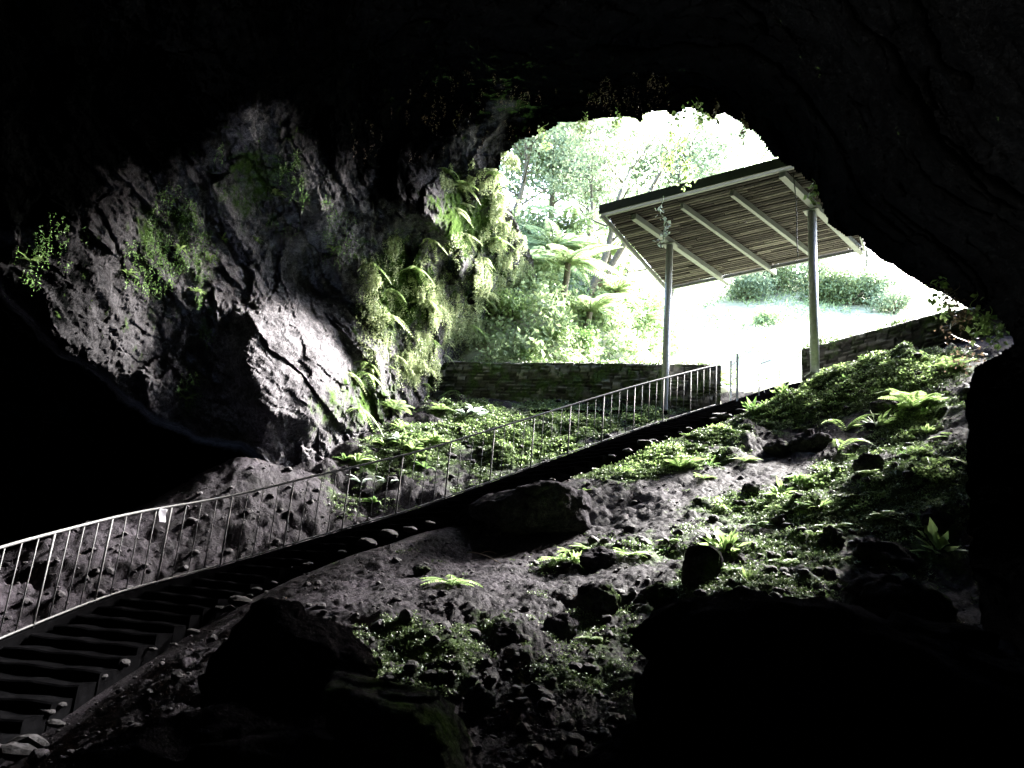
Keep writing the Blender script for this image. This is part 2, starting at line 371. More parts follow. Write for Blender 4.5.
def ground_z(x, y, full=False):
    z = ground_base(x, y); q = np.stack([x, y, np.zeros_like(x)], 1)
    r = np.hypot(x, y); near = r < 30
    det = np.zeros_like(z); mm = np.zeros_like(z)
    if near.any():
        xx, yy, qq = x[near], y[near], q[near]
        m = moss_mask(xx, yy); lat, dist = stair_dist(xx, yy)
        on = (dist < 2.2) & (lat > -.15) & (lat < W_ST+.05); edge = sstep(-.6, -.1, lat)*(1-sstep(W_ST, W_ST+.8, lat))*(dist < 2.6)
        rub = .35+.65*sstep(.1, .4, m+.35*fbm(qq*.5, 2, 31)); rub = np.maximum(rub, .75*sstep(-.3, -1., lat))
        d = .10*fbm(qq*.8, 3, 2)
        w3 = .35*np.stack([fbm(qq*1.7, 3, 34), fbm(qq*1.7, 3, 35), fbm(qq*1.7, 3, 36)], 1)
        amp = np.clip(.5+.9*fbm(qq*.9, 3, 38), .15, 1.2)
        d += rub*amp*1.7*(.20*facets(qq*V(1.5, 1.5, 1)+w3, 11, .9, .9)+.12*facets(qq*V(3.6, 3.6, 1)+w3, 12, 1., .9)+.055*facets(qq*V(8, 8, 1)+w3, 13, 1., .9)+.03*facets(qq*V(17, 17, 1), 14, 1., .9))
        d += .075*fbm(qq*3.5, 6, 3, .8)*(.7+.5*rub)+.020*fbm(qq*22, 3, 39, .7)
        out = sstep(.1, .4, behind(xx, yy))
        d = d*(1-.75*out)-.09
        d = np.where(edge > 0, d*(1-.75*edge)-.02*edge, d); d = np.where(on, -.03, d)
        det[near] = d*(1-sstep(22, 30, r[near])); mm[near] = m
    z = z+det
    return (z, mm) if full else z
GRID = {}
def glook(x, y, key='z'):
    x = np.atleast_1d(x); y = np.atleast_1d(y); r = np.hypot(x, y); a = (np.arctan2(x, y)-GRID['a0'])/GRID['da']; rr = GRID['r']
    ok = (a >= 0) & (a < GRID['n']-1.01) & (r > rr[0]) & (r < rr[-2]); a = np.clip(a, 0, GRID['n']-1.01); r = np.clip(r, rr[0]+1e-6, rr[-2])
    i = np.searchsorted(rr, r)-1; fr = (r-rr[i])/(rr[i+1]-rr[i]); j = a.astype(int); fa = a-j; Z = GRID[key]
    out = (Z[i, j]*(1-fa)+Z[i, j+1]*fa)*(1-fr)+(Z[i+1, j]*(1-fa)+Z[i+1, j+1]*fa)*fr
    if (~ok).any(): out[~ok] = ground_base(x[~ok], y[~ok]) if key == 'z' else 0
    return out
def build_ground():
    azf = np.radians(np.arange(-37, 37.01, .16)); azc = np.radians(np.arange(40, 320.01, 4.))
    az = np.concatenate([azf, azc]); rr = [1.2]
    while rr[-1] < 24: rr.append(rr[-1]*1.0042+.001)
    while rr[-1] < 420: rr.append(rr[-1]*1.05)
    rr = np.array(rr); A, R = np.meshgrid(az, rr); x = (R*np.sin(A)).ravel(); y = (R*np.cos(A)).ravel()
    z, m = ground_z(x, y, True); na = len(az); nr = len(rr)
    GRID.update(z=z.reshape(nr, na)[:, :len(azf)], m=m.reshape(nr, na)[:, :len(azf)], a0=azf[0], da=azf[1]-azf[0], r=rr, n=len(azf))
    v = np.stack([x, y, z], 1); v = np.vstack([v, [0, 0, ground_base(V(0), V(0))[0]]])
    i, j = np.meshgrid(np.arange(nr-1), np.arange(na), indexing='ij'); jn = (j+1) % na
    f = np.stack([i*na+j, i*na+jn, (i+1)*na+jn, (i+1)*na+j], -1).reshape(-1, 4)[:, ::-1]
    f3 = np.array([[na*nr, (j+1) % na, j] for j in range(na)])[:, ::-1]
    o = meshobj('ground', v, [f, f3], M_soil, smooth=True, attrs={'moss': np.append(m, 0)}, kind='structure', label='dark rubble slope and soil floor of the cave rising to daylight')
    # outside part gets the grass material
    o.data.materials.append(M_grass)
    cx = np.append(x, 0); cy = np.append(y, 0); b = behind(cx, cy) > np.where((cx > 5.15) & (cx < 7.6), 1.2, .3)
    mi = np.concatenate([b[f[:, 0]], b[f3[:, 0]]]).astype(np.int32)
    o.data.polygons.foreach_set('material_index', mi)
build_ground()

# ------------------------------------------------------------------ cave shell
void = np.array([(-400, 120), (0, 288), (60, 348), (95, 372), (130, 402), (165, 425), (190, 442), (240, 452), (262, 470), (262, 620), (-400, 900)], float)
hole = np.array([(497, 160), (515, 143), (538, 134), (560, 122), (596, 116), (612, 118), (640, 119), (652, 108), (674, 113), (690, 106), (712, 117), (722, 110), (742, 124), (757, 135), (771, 152), (790, 167), (812, 182), (822, 200), (832, 218),
                 (846, 233), (860, 238), (872, 250), (893, 262), (925, 285), (960, 300), (995, 312), (1008, 332), (1014, 346), (976, 366), (967, 400), (968, 470), (974, 560), (985, 640), (1000, 900), (395, 900), (395, 520), (425, 400), (430, 364), (484, 360), (522, 348), (540, 318), (536, 280), (524, 240), (508, 205), (499, 182)], float)
def sdist(poly, x, y):
    n = len(poly); best = np.full(len(x), 1e18); ins = np.zeros(len(x), bool)
    for i in range(n):
        a = poly[i]; b = poly[(i+1) % n]; e = b-a; t = np.clip(((x-a[0])*e[0]+(y-a[1])*e[1])/(e@e), 0, 1)
        best = np.minimum(best, (x-a[0]-t*e[0])**2+(y-a[1]-t*e[1])**2)
        c = ((a[1] > y) != (b[1] > y)) & (x < (b[0]-a[0])*(y-a[1])/(b[1]-a[1]+1e-12)+a[0]); ins ^= c
    return np.where(ins, -1, 1)*np.sqrt(best)
ctl = []
def cp(px, py, Y):
    d = ray(px, py); rg = np.linalg.norm(d*Y/d[1]); X = (px-512)/F; Yc = (384-py)/F
    ctl.append((math.atan(X), math.atan2(Yc, math.hypot(X, 1)), rg))
for a in [(300, 370, 13.7), (270, 446, 12.9), (310, 285, 14.9), (380, 340, 15.8), (430, 390, 18.3), (440, 340, 18.2), (480, 345, 20.3), (550, 340, 21.5), (520, 290, 21), (500, 200, 17.5), (480, 150, 16.0), (520, 120, 15.3),
          (400, 150, 15.0), (440, 230, 16.2), (460, 300, 18.8), (340, 200, 13.6), (250, 180, 12.4), (220, 300, 12.4), (150, 250, 11), (50, 300, 9.6), (130, 390, 11.5), (190, 430, 12.6), (0, 280, 9.2),
          (0, 150, 8.6), (100, 50, 9.5), (250, 60, 10.5), (400, 50, 12), (500, 50, 12), (600, 100, 13.8), (700, 90, 13.2), (780, 130, 12.6), (600, 20, 10.5), (830, 210, 12.2), (900, 260, 12),
          (800, 50, 9.5), (1000, 320, 11.2), (1000, 150, 7.5), (990, 390, 9.3), (980, 430, 8.), (980, 500, 6.8), (985, 560, 6.), (1020, 600, 5.5), (400, 600, 16), (700, 500, 18)]: cp(*a)
for az, el, rg in [(-60, 10, 11), (-60, -20, 12), (-60, 40, 8), (-90, 0, 10), (-150, 0, 9), (150, 0, 8), (90, 0, 7), (60, 0, 6.5), (60, 35, 6.5), (0, 55, 8), (0, 80, 7), (100, 50, 6), (-120, 50, 7), (180, 40, 7), (-40, 45, 8), (60, -30, 6),
                   (0, -60, 10), (120, -50, 8), (-120, -50, 10), (-180, 0, 8.5), (180, 0, 8.5)]:
    ctl.append((math.radians(az), math.radians(el), rg))
ctl = np.array(ctl); f_sh = tps(ctl[:, :2], np.log(ctl[:, 2]), 1e-3)
FR = np.array([[.78, .25, -.57], [.3, -.95, .0], [.55, .05, .83]])   # strata frame: fractures dip down to the right
FR = np.linalg.qr(FR.T)[0].T
def shell_pts(az, el, detail=True):
    dc = np.stack([np.sin(az)*np.cos(el), np.sin(el), np.cos(az)*np.cos(el)], 1)
    d = dc[:, :1]*cr+dc[:, 1:2]*cu+dc[:, 2:]*cf
    front = dc[:, 2] > .15; zz = np.where(front, dc[:, 2], 1)
    px = np.where(front, 512+F*dc[:, 0]/zz, 9e3*np.sign(dc[:, 0])); py = np.where(front, 384-F*dc[:, 1]/zz, 9e3)
    r = np.exp(f_sh(np.stack([az, el], 1)))
    p = d*r[:, None]
    nz = fbm(p*1.1, 3, 77)*9+fbm(p*4, 3, 78)*4
    sv = sdist(void, px, py)+nz*.9
    t = sstep(5, -5, sv)*(px < 300); r = r+t*6.5
    p = d*r[:, None]; q = p@FR.T
    wp = .3*np.stack([fbm(p*.6, 3, 5), fbm(p*.6, 3, 6), fbm(p*.6, 3, 7)], 1)
    disp = -.75*facets(q*V(.26, .36, .55)+wp, 21, 1., .5, True)
    o, tl, f1, e, h = cells(q*V(.30, .5, 1.0)+wp, 25); disp += .26*o+.10*tl
    disp += -.34*facets(q*V(.8, 1.0, 1.7)+wp, 22, 1.1, .5, True)
    o, tl, f1, e, h = cells(q*V(.9, 1.2, 2.6)+wp*2, 26); disp += .09*o+.08*sstep(.06, 0, e)*(h > .5)
    disp += .12*facets(q*V(2.3, 2.7, 4.)+wp, 23, 1.1, .5)
    disp += -.06*facets(q*V(6, 7, 9.), 24, 1.1, .5, True)-.028*facets(q*V(13, 15, 19.), 27, 1.1, .5, True)
    disp += .35*fbm(p*.35, 3, 40)+.06*fbm(p*5, 4, 42, .7)-.05*np.maximum(fbm(q*V(1.2, 2, 9), 3, 44, .6, True), 0)-.02*fbm(p*14, 3, 43, .6, True)
    # a few named masses: overhanging wedge and buttress beside the opening
    wedge = sstep(6, -30, sdist(np.array([(392, 150), (425, 165), (450, 185), (478, 262), (452, 268), (445, 255), (400, 235), (372, 205)], float), px, py)+nz)*1.
    disp -= 1.1*wedge
    block = sstep(3, -12, sdist(np.array([(446, 250), (478, 258), (492, 272), (496, 290), (484, 300), (452, 284)], float), px, py)+nz*.4)
    disp -= .9*block
    face = sstep(10, -25, sdist(np.array([(228, 300), (300, 285), (340, 330), (345, 400), (320, 430), (262, 440), (235, 410)], float), px, py)+nz)
    disp = disp*(1-.6*face)-.3*face
    r2 = r+disp*(1-.6*t)
    jit = .03*np.stack([fbm(p*6, 2, 51), fbm(p*6, 2, 52), fbm(p*6, 2, 53)], 1)
    return d*r2[:, None]+jit, px, py, nz, p
def wall_moss(px, py, p):
    m = np.zeros(len(px))
    for a, b, rx, ry, w in [(255, 175, 60, 50, .6), (160, 230, 40, 45, .6), (205, 300, 18, 70, .55), (400, 290, 50, 70, .8), (470, 220, 50, 60, .75), (120, 300, 90, 60, .35), (520, 100, 90, 50, .55), (360, 400, 60, 40, .6), (500, 300, 60, 60, .6), (430, 60, 100, 60, .4), (60, 260, 80, 40, .3)]:
        m = np.maximum(m, w*np.exp(-((px-a)/rx)**2-((py-b)/ry)**2))
    return np.clip(m+.25*fbm(p*1.2, 3, 61), 0, 1)
def build_shell():
    azf = np.concatenate([np.arange(-37, 3, .135), np.arange(3, 37, .125)]); azc = np.arange(40, 320.1, 2.8)
    az = np.radians(np.concatenate([azf, azc])); az = np.where(az > math.pi, az-2*math.pi, az)
    el = np.radians(np.concatenate([np.arange(-85, -29, 4), np.arange(-29, -12, .5), np.arange(-12, 30, .12), np.arange(30, 88.1, 1.8)]))
    na, ne = len(az), len(el); A, E = np.meshgrid(az, el); A = A.ravel(); E = E.ravel()
    v, px, py, nz, p = shell_pts(A, E)
    sh = sdist(hole, px, py)+np.where(py < 345, nz*.55, 0)
    i, j = np.meshgrid(np.arange(ne-1), np.arange(na), indexing='ij'); jn = (j+1) % na
    f = np.stack([i*na+j, i*na+jn, (i+1)*na+jn, (i+1)*na+j], -1).reshape(-1, 4)
    g = ground_base(v[:, 0], v[:, 1])
    fs = sh[f]; low = (v[:, 2] < g-1.5)[f].all(1)
    keep = ~((fs < 0).mean(1) > .5) & ~low
    # snap verts next to the opening onto a smooth edge is unnecessary: rock edge is rough
    f = f[keep]
    moss = wall_moss(px, py, p)
    # rim: boundary edges extruded outwards so that the lip has thickness
    e = np.concatenate([f[:, [0, 1]], f[:, [1, 2]], f[:, [2, 3]], f[:, [3, 0]]]); key = np.sort(e, 1)
    kk = key[:, 0].astype(np.int64)*len(v)+key[:, 1]; u, inv, cnt = np.unique(kk, return_inverse=True, return_counts=True)
    be = e[cnt[inv] == 1]; be = be[(np.abs(sh[be]) < 40).all(1)]
    bv = np.unique(be); hc = P(690, 260, 16.)
    rings = [bv]; cur = v[bv]; allv = [v]; nb = len(v); am = [moss]; mp = {b: k for k, b in enumerate(bv)}
    cen = hole.mean(0); faces2 = []
    prev = {b: b for b in bv}
    for ring, (dr, dl) in enumerate([(.25, .06), (.8, .35), (1.8, 1.2), (3.5, 4.)]):
        dirv = v[bv]/np.linalg.norm(v[bv], axis=1)[:, None]; lat = v[bv]-hc*(v[bv]@hc/(hc@hc))[:, None]; lat /= np.linalg.norm(lat, axis=1)[:, None]
        nv = v[bv]+dirv*dr+lat*dl+.12*np.stack([fbm(v[bv]*3+ring, 2, 91), fbm(v[bv]*3+ring, 2, 92), fbm(v[bv]*3+ring, 2, 93)], 1)*(ring+1)
        allv.append(nv); am.append(moss[bv]+.2); cur_id = {b: nb+k for k, b in enumerate(bv)}; nb += len(bv)
        faces2 += [[prev[b], prev[a], cur_id[a], cur_id[b]] for a, b in be]; prev = cur_id
    v = np.vstack(allv); moss = np.clip(np.concatenate(am), 0, 1)
    # split: lit wall left / roof and right side
    pxm = px[f].mean(1); pym = py[f].mean(1)
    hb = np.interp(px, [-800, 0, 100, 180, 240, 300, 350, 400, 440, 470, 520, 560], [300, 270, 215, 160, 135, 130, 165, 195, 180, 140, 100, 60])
    painted_shade = np.clip((hb+nz*4-py)/120+.5, 0, 1); painted_shade = np.where(px > 575, 1, painted_shade); painted_shade = np.maximum(painted_shade, sstep(430, 575, px+nz*4)*sstep(240, 170, py))  # shade of the ceiling and overhang, painted in above the boundary curve
    painted_shade = np.maximum(painted_shade, .62*sstep(250, 60, px+nz*3))  # painted dimming of the wall towards the left
    painted_shade = np.maximum(painted_shade, sstep(8, -14, sdist(void, px, py)+nz*.9)*(px < 300)); painted_shade = np.where(np.abs(py) > 2000, 1, painted_shade); painted_shade = np.concatenate([painted_shade, painted_shade[bv], painted_shade[bv], painted_shade[bv], painted_shade[bv]])  # dark of the unlit recess painted in as well
    bnd = np.interp(pxm, [-800, 0, 150, 300, 420, 480, 560], [-100, 60, 90, 90, 110, 140, 240])
    isw = (pxm < 560) & (pym > bnd) & (pym < 8000)
    def sub(name, ff, mat, label):
        ids, inv = np.unique(ff, return_inverse=True); vv = v[ids]
        meshobj(name, vv, inv.reshape(-1, 4), mat, smooth=False, attrs={'moss': moss[ids]*(1-.6*painted_shade[ids]), 'painted_shade': painted_shade[ids]}, kind='structure', label=label)  # moss thinned where shade is painted
    faces2 = np.array(faces2)
    w2 = v[faces2[:, 0]]; ww = (to_px(w2)[0] < 545) & (to_px(w2)[1] > 135)
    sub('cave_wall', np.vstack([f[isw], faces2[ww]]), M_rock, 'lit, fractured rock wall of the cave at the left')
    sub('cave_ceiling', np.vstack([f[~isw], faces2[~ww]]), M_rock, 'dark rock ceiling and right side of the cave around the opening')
build_shell()
def on_shell(px, py):
    X = (px-512)/F; Yc = (384-py)/F
    return shell_pts(np.arctan(X), np.arctan2(Yc, np.hypot(X, 1)))[0]

def G(px, py, fn=glook):
    px = np.atleast_1d(np.asarray(px, float)); return base_hit(px, py, 30, glook)
def gz(x, y): return float(glook(V(x), V(y))[0])

# ------------------------------------------------------------------ staircase
base = empty('staircase', _Q[0], label='dark stone staircase climbing diagonally from bottom left to daylight', cat='staircase')
s = .2; step_s = []
while s < SL[-1]-.1: step_s.append(s); s += .32
for k_, s in enumerate(step_s):
    q = sp(s)[0]; d = sdir(s)[0]; r = sright(s)[0]; mb = MB()
    ww = W_ST+.03*math.sin(k_*5.3); c = q+r*(ww/2)+V(0, 0, -.12)
    nx = 9; xs = np.linspace(-ww/2, ww/2, nx); prof = [(-.02, -.13), (-.025, .105), (-.005, .12), (.345, .12), (.345, -.13)]
    v = [c+r*(x+.012*math.sin(i*3.1+k_))+d*(a+(.012*math.sin(k_*7+i*2.3) if a < .1 else 0))+V(0, 0, b+.008*math.sin(i*4.4+k_*3)) for i, x in enumerate(xs) for a, b in prof]
    f = [[i*5+j, (i+1)*5+j, (i+1)*5+(j+1) % 5, i*5+(j+1) % 5] for i in range(nx-1) for j in range(5)]
    f3 = []
    for o_ in (0, (nx-1)*5): f3 += [[o_, o_+1, o_+2], [o_, o_+2, o_+3], [o_, o_+3, o_+4]]
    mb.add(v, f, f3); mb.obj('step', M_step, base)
mb = MB()
S_ = np.arange(0, SL[-1], .25)
Q_ = sp(S_); R_ = sright(S_)
v = np.concatenate([np.stack([q-r*.10+V(0, 0, a), q-r*.02+V(0, 0, a)], 0) for q, r in zip(Q_, R_) for a in (-.30, .04)])
f = []
for i in range(len(S_)-1):
    a = i*4; b = a+4; f += [[a, a+2, b+2, b], [a+2, a+3, b+3, b+2], [a+3, a+1, b+1, b+3], [a+1, a, b, b+1]]
f += [[0, 1, 3, 2], [len(v)-4, len(v)-2, len(v)-1, len(v)-3]]
mb.add(v, f); mb.obj('stringer', M_step, base)

# ------------------------------------------------------------------ railing
S1 = float(np.interp(4.62, _Q[:, 0], SL))
rb = sp(S1)[0]; rail = empty('railing', rb, label='long thin metal railing with vertical bars along the left side of the stairs', cat='railing')
S_ = np.linspace(0, S1, 90)
top = sp(S_)+V(0, 0, 1.0); bot = sp(S_)+V(0, 0, .07)
off = -sright(S_)*.05; top += off; bot += off
mb = MB(); mb.tube(top, .017, 8); mb.obj('handrail', M_rail, rail, True)
mb = MB(); mb.tube(bot, .013, 6); mb.obj('bottom_rail', M_rail, rail, True)
n_ = int(S1/.213)
for i in range(n_+1):
    s = S1-i*.213; q = sp(s)[0]-sright(s)[0]*.05; mb = MB()
    lean = V(.012*math.sin(i*7.), .01*math.cos(i*5.), 0)
    if i % 4 == 0:
        mb.tube([q+V(0, 0, -.16), q+V(0, 0, 1.0)], .0135, 8); mb.obj('post', M_rail, rail, True)
    else:
        mb.tube([q+V(0, 0, .07)+lean*.5, q+V(0, 0, 1.0)], .007, 6); mb.obj('baluster', M_rail, rail, True)
tq = sp(float(np.interp(P(121, 520, 9.8)[1], _Q[:, 1], SL)))[0]; mb = MB()
g = np.array([[x, z] for z in np.linspace(0, -.16, 5) for x in np.linspace(-.045, .045, 4)])
v = np.array([[x+.012*math.sin(z*30), -.03+.012*math.sin(x*40+z*25), z] for x, z in g]); f = [[i*4+j, i*4+j+1, i*4+j+5, i*4+j+4] for i in range(4) for j in range(3)]
hv = v+V(0, .004, 0)
mb.add(np.vstack([v, hv]), f+[[c+20 for c in a[::-1]] for a in f]); o = mb.obj('paper_tag', M_paper, None, label='small crumpled white paper tag hanging from the lower railing', cat='paper tag')
o.location = tuple(tq+V(.03, -.02, .99))

# ------------------------------------------------------------------ canopy over the gateway
lp = P(664, 412, 17.9); rp = P(815, 376, 15.6)
can = empty('entrance_canopy', lp, label='slatted flat canopy on two tall round steel posts over the stair top', cat='canopy')
ZR = 9.0
def PZ(px, py, z=ZR): d = ray(px, py); return d*z/d[2]
A_ = PZ(603, 213); D_ = PZ(668, 287); B_ = PZ(785, 166.5); U = (B_-A_); LU = np.linalg.norm(U); U /= LU
C2 = PZ(862, 247); UF = (C2-D_)/np.linalg.norm(C2-D_)
W_ = (D_-A_); LEN = LU+1.1
def roofpt(a, b, z=0): # a metres along U, b 0..1 across
    n0 = A_+U*a; n1 = D_+UF*a; return n0*(1-b)+n1*b+V(0, 0, z)
mb = MB(); mb.tube([lp-V(0, 0, .3), V(lp[0], lp[1], ZR-.13)], .088, 20); mb.obj('post', M_steel, can, True)
mb = MB(); mb.tube([rp-V(0, 0, .3), V(rp[0], rp[1], ZR-.13)], .095, 20); mb.obj('post', M_steel, can, True)
def beam(p, q, w, h, mat, name):
    d = q-p; l = np.linalg.norm(d); d = d/l; s_ = np.cross(d, V(0, 0, 1)); s_ /= np.linalg.norm(s_)
    m_ = MB(); m_.box((p+q)/2, d*l/2, s_*w/2, V(0, 0, h/2)); return m_.obj(name, mat, can)
for (x1, y1, x2, y2, w_) in [(634, 214, 728, 280, .13), (682, 203, 775, 270, .085), (732, 190, 812, 252, .085), (782, 171, 862, 250, .14)]:
    a, b = PZ(x1, y1), PZ(x2, y2); beam(a-V(0, 0, .072), b-V(0, 0, .072), w_, .14, M_frame, 'rafter')
e1 = PZ(824, 160); e2 = PZ(902, 240)
beam(roofpt(LEN, 0, -.07), roofpt(LEN, 1, -.07), .06, .12, M_frame, 'side_beam')
beam(roofpt(-.03, 0, -.06), roofpt(-.03, 1, -.06), .05, .13, M_frame, 'side_beam')
beam(roofpt(-.06, -.02, .05), roofpt(LEN+.06, -.02, .05), .04, .24, M_fascia, 'fascia')
beam(roofpt(0, .012, -.03), roofpt(LEN, .012, -.03), .07, .06, M_frame, 'edge_beam')
beam(roofpt(0, 1.005, -.04), roofpt(LEN, 1.005, -.04), .06, .10, M_frame, 'edge_beam')
for lay, (zz, wd, name) in enumerate([(.018, .036, 'slats'), (.075, .058, 'roof_boards')]):
    mb = MB(); n_ = 42
    for i in range(n_):
        b = (i+.5+(.5 if lay else 0)+random.uniform(-.10, .10))/n_
        if b > .995: continue
        x = 0
        while x < LEN:
            l_ = min(random.uniform(.8, 2.2), LEN-x); sg = random.uniform(-.006, .006)
            p = roofpt(x+.004, b, zz+sg); q = roofpt(x+l_-.004, b+random.uniform(-.002, .002), zz+random.uniform(-.006, .006)); d = (q-p); l = np.linalg.norm(d); d /= l; s_ = np.cross(d, V(0, 0, 1))
            mb.box((p+q)/2, d*l/2, s_*wd*random.uniform(.8, 1.02), V(0, 0, .016)); x += l_
    mb.obj(name, M_board if lay else M_slat, can)
for q, r_ in ((lp, .088), (rp, .095)):
    mb = MB(); mb.box(V(q[0], q[1], ZR-.155), U*.17, np.cross(V(0, 0, 1), U)*.13, V(0, 0, .012)); mb.obj('bracket', M_frame, can)
    mb = MB(); mb.box(q+V(0, 0, .015), V(.17, 0, 0), V(0, .17, 0), V(0, 0, .012))
    for sx in (-.12, .12):
        for sy in (-.12, .12): mb.tube([q+V(sx, sy, .02), q+V(sx, sy, .055)], .014, 6)
    mb.obj('base_plate', M_frame, can)
# hanging cable
a = PZ(793, 172)+V(0, 0, -.02); pts = [a+V(.02*math.sin(t*5)+.12*t, .05*t, -1.9*t) for t in np.linspace(0, 1, 14)]
mb = MB(); mb.tube(pts, .011, 6); mb.obj('cable', M_cable, None, True, label='thin dark cable hanging down from the near edge of the canopy', cat='cable')

# ------------------------------------------------------------------ dry stone walls
def stone_wall(name, pts, thick, label, seed, zb=None):
    """pts: list of (x,y,ztop,zbottom)"""
    pts = np.array(pts, float); L_ = np.concatenate([[0], np.cumsum(np.linalg.norm(np.diff(pts[:, :2], axis=0), axis=1))])
    ss = np.arange(0, L_[-1]+.001, .035); X = np.interp(ss, L_, pts[:, 0]); Y = np.interp(ss, L_, pts[:, 1]); ZT = np.interp(ss, L_, pts[:, 2]); ZB = np.interp(ss, L_, pts[:, 3])
    tx = np.gradient(X); ty = np.gradient(Y); l = np.hypot(tx, ty); nx, ny = ty/l, -tx/l   # towards the camera side
    fr = []
    H = 42; u = np.linspace(0, 1, H); T = 10
    prof = [('f', a) for a in u]+[('t', a) for a in np.linspace(0, 1, T)[1:]]+[('b', a) for a in u[::-1][1::4]]
    V_ = []; tone = []
    for kind, a in prof:
        if kind == 'f': z = ZB+(ZT-ZB)*a; off = np.zeros_like(z); on = 1
        elif kind == 't': z = ZT.copy(); off = np.full_like(z, -thick*a); on = 0
        else: z = ZB+(ZT-ZB)*a; off = np.full_like(z, -thick); on = -1
        zc = z-np.interp(ss, L_, pts[:, 2]-pts[0, 2])*.7
        ch = zc/.095+.3*np.sin(ss*1.7+seed)+.35*fbm(np.stack([ss*1.5, zc*3, ss*0], 1), 3, seed+20); row = np.floor(ch); fr_ = ch-row
        ln = .16+.16*_h(row.astype(np.int64), row.astype(np.int64)*0, row.astype(np.int64)*0, seed)
        cc = ss/ln+row*.37; col = np.floor(cc); fc = cc-col
        hsh = _h(row.astype(np.int64), col.astype(np.int64), row.astype(np.int64)*0, seed+3)
        gap = np.minimum(sstep(0, .22, fr_)*sstep(1, .78, fr_), sstep(0, .1, fc)*sstep(1, .9, fc))
        p3 = np.stack([X, Y, z], 1)
        dsp = (hsh-.5)*.05+gap*.035+.02*fbm(p3*9, 3, seed)
        if kind == 't': z = z+dsp*.8+.03*fbm(p3*3+off[:, None], 3, seed+1)+.02*hsh; q = np.stack([X+nx*off, Y+ny*off, z], 1)
        else: q = np.stack([X+nx*(off+dsp*on), Y+ny*(off+dsp*on), z], 1)
        V_.append(q); tone.append(np.clip(hsh*gap, 0, 1))
    n = len(ss); m = len(V_); v = np.vstack(V_); tone = np.concatenate(tone)
    i, j = np.meshgrid(np.arange(m-1), np.arange(n-1), indexing='ij')
    f = np.stack([i*n+j, i*n+j+1, (i+1)*n+j+1, (i+1)*n+j], -1).reshape(-1, 4)
    # ends: strips joining the front column and back column
    f3 = []
    for j in (0, n-1):
        c = len(v); v = np.vstack([v, v[np.arange(m)*n+j].mean(0)]); tone = np.append(tone, .3)
        ring = list(np.arange(m)*n+j); f3 += [[c, ring[a], ring[(a+1) % m]] for a in range(m)]
    o = meshobj(name, v, [f, np.array(f3)], M_wall, label=label, attrs={'tone': tone}, cat='stone wall'); return o
stone_wall('retaining_wall', [(-3.4, 20.3, 5.83, 4.0), (-2.26, 20, 5.81, 4.0), (1.5, 19., 5.82, 4.0), (5.1, 18.0, 5.80, 4.0)], .42, 'long low dry stone wall left of the stair top, behind the canopy post', 5)
stone_wall('retaining_wall', [(6.62, 16.85, 5.98, 4.2), (9.06, 15.2, 6.52, 4.6), (12.5, 13.8, 7.1, 5)], .42, 'mossy dry stone wall right of the stair top above the sunlit clover', 9)
a = P(532, 411.5, 18.0); b = P(668, 413.5, 17.4); d = b-a; l = np.linalg.norm(d); d /= l; s_ = np.cross(d, V(0, 0, 1)); s_ /= np.linalg.norm(s_)
mb = MB(); n_ = 12
for i in range(n_):
    t0, t1 = i/n_*l, (i+1)/n_*l-.01; mb.box(a+d*(t0+t1)/2+V(0, 0, .012*math.sin(i*3)-.04), d*(t1-t0)/2, s_*.1, V(0, 0, .07))
mb.obj('terrace_kerb', M_step, None, label='low dark kerb edging the terrace in front of the left stone wall', cat='kerb')

# ------------------------------------------------------------------ gate and short upper railing
ga = P(730.5, 403, 17.9); gt = empty('metal_gate', ga, label='narrow pale metal gate with slanted bars at the end of the left stone wall', cat='gate')
gb = P(737, 405, 17.0)
gb[2] = ga[2]-.12
for q in (ga, gb):
    mb = MB(); mb.box(q+V(0, 0, .45), V(.02, 0, 0), V(0, .02, 0), V(0, 0, .62)); mb.obj('gate_post', M_steel, gt)
mb = MB()
for k_ in range(5): z = .12+k_*.2; mb.tube([ga+V(0, 0, z), gb+V(0, 0, z)], .011, 6)
mb.obj('bars', M_steel, gt)
ur = empty('upper_railing', P(759, 398, 17.2), label='short thin handrail with slim posts beyond the top of the stairs', cat='railing')
pts = [P(759, 397, 17.4), P(780, 388, 18.0), P(801, 379, 18.6)]
for q in pts: mb = MB(); mb.tube([q-V(0, 0, .1), q+V(0, 0, .82)], .016, 6); mb.obj('post', M_steel, ur, True)
mb = MB(); mb.tube([q+V(0, 0, .8) for q in pts], .014, 6); mb.obj('handrail', M_steel, ur, True)
mb = MB()
for k_ in range(9):
    t = k_/8; i = 0 if t < .5 else 1; q = pts[i]*(1-(t*2-i))+pts[i+1]*(t*2-i)
    mb.tube([q, q+V(0, 0, .22)], .008, 5)
mb.tube([q+V(0, 0, .22) for q in pts], .012, 6); mb.obj('lattice', M_steel, ur, True)

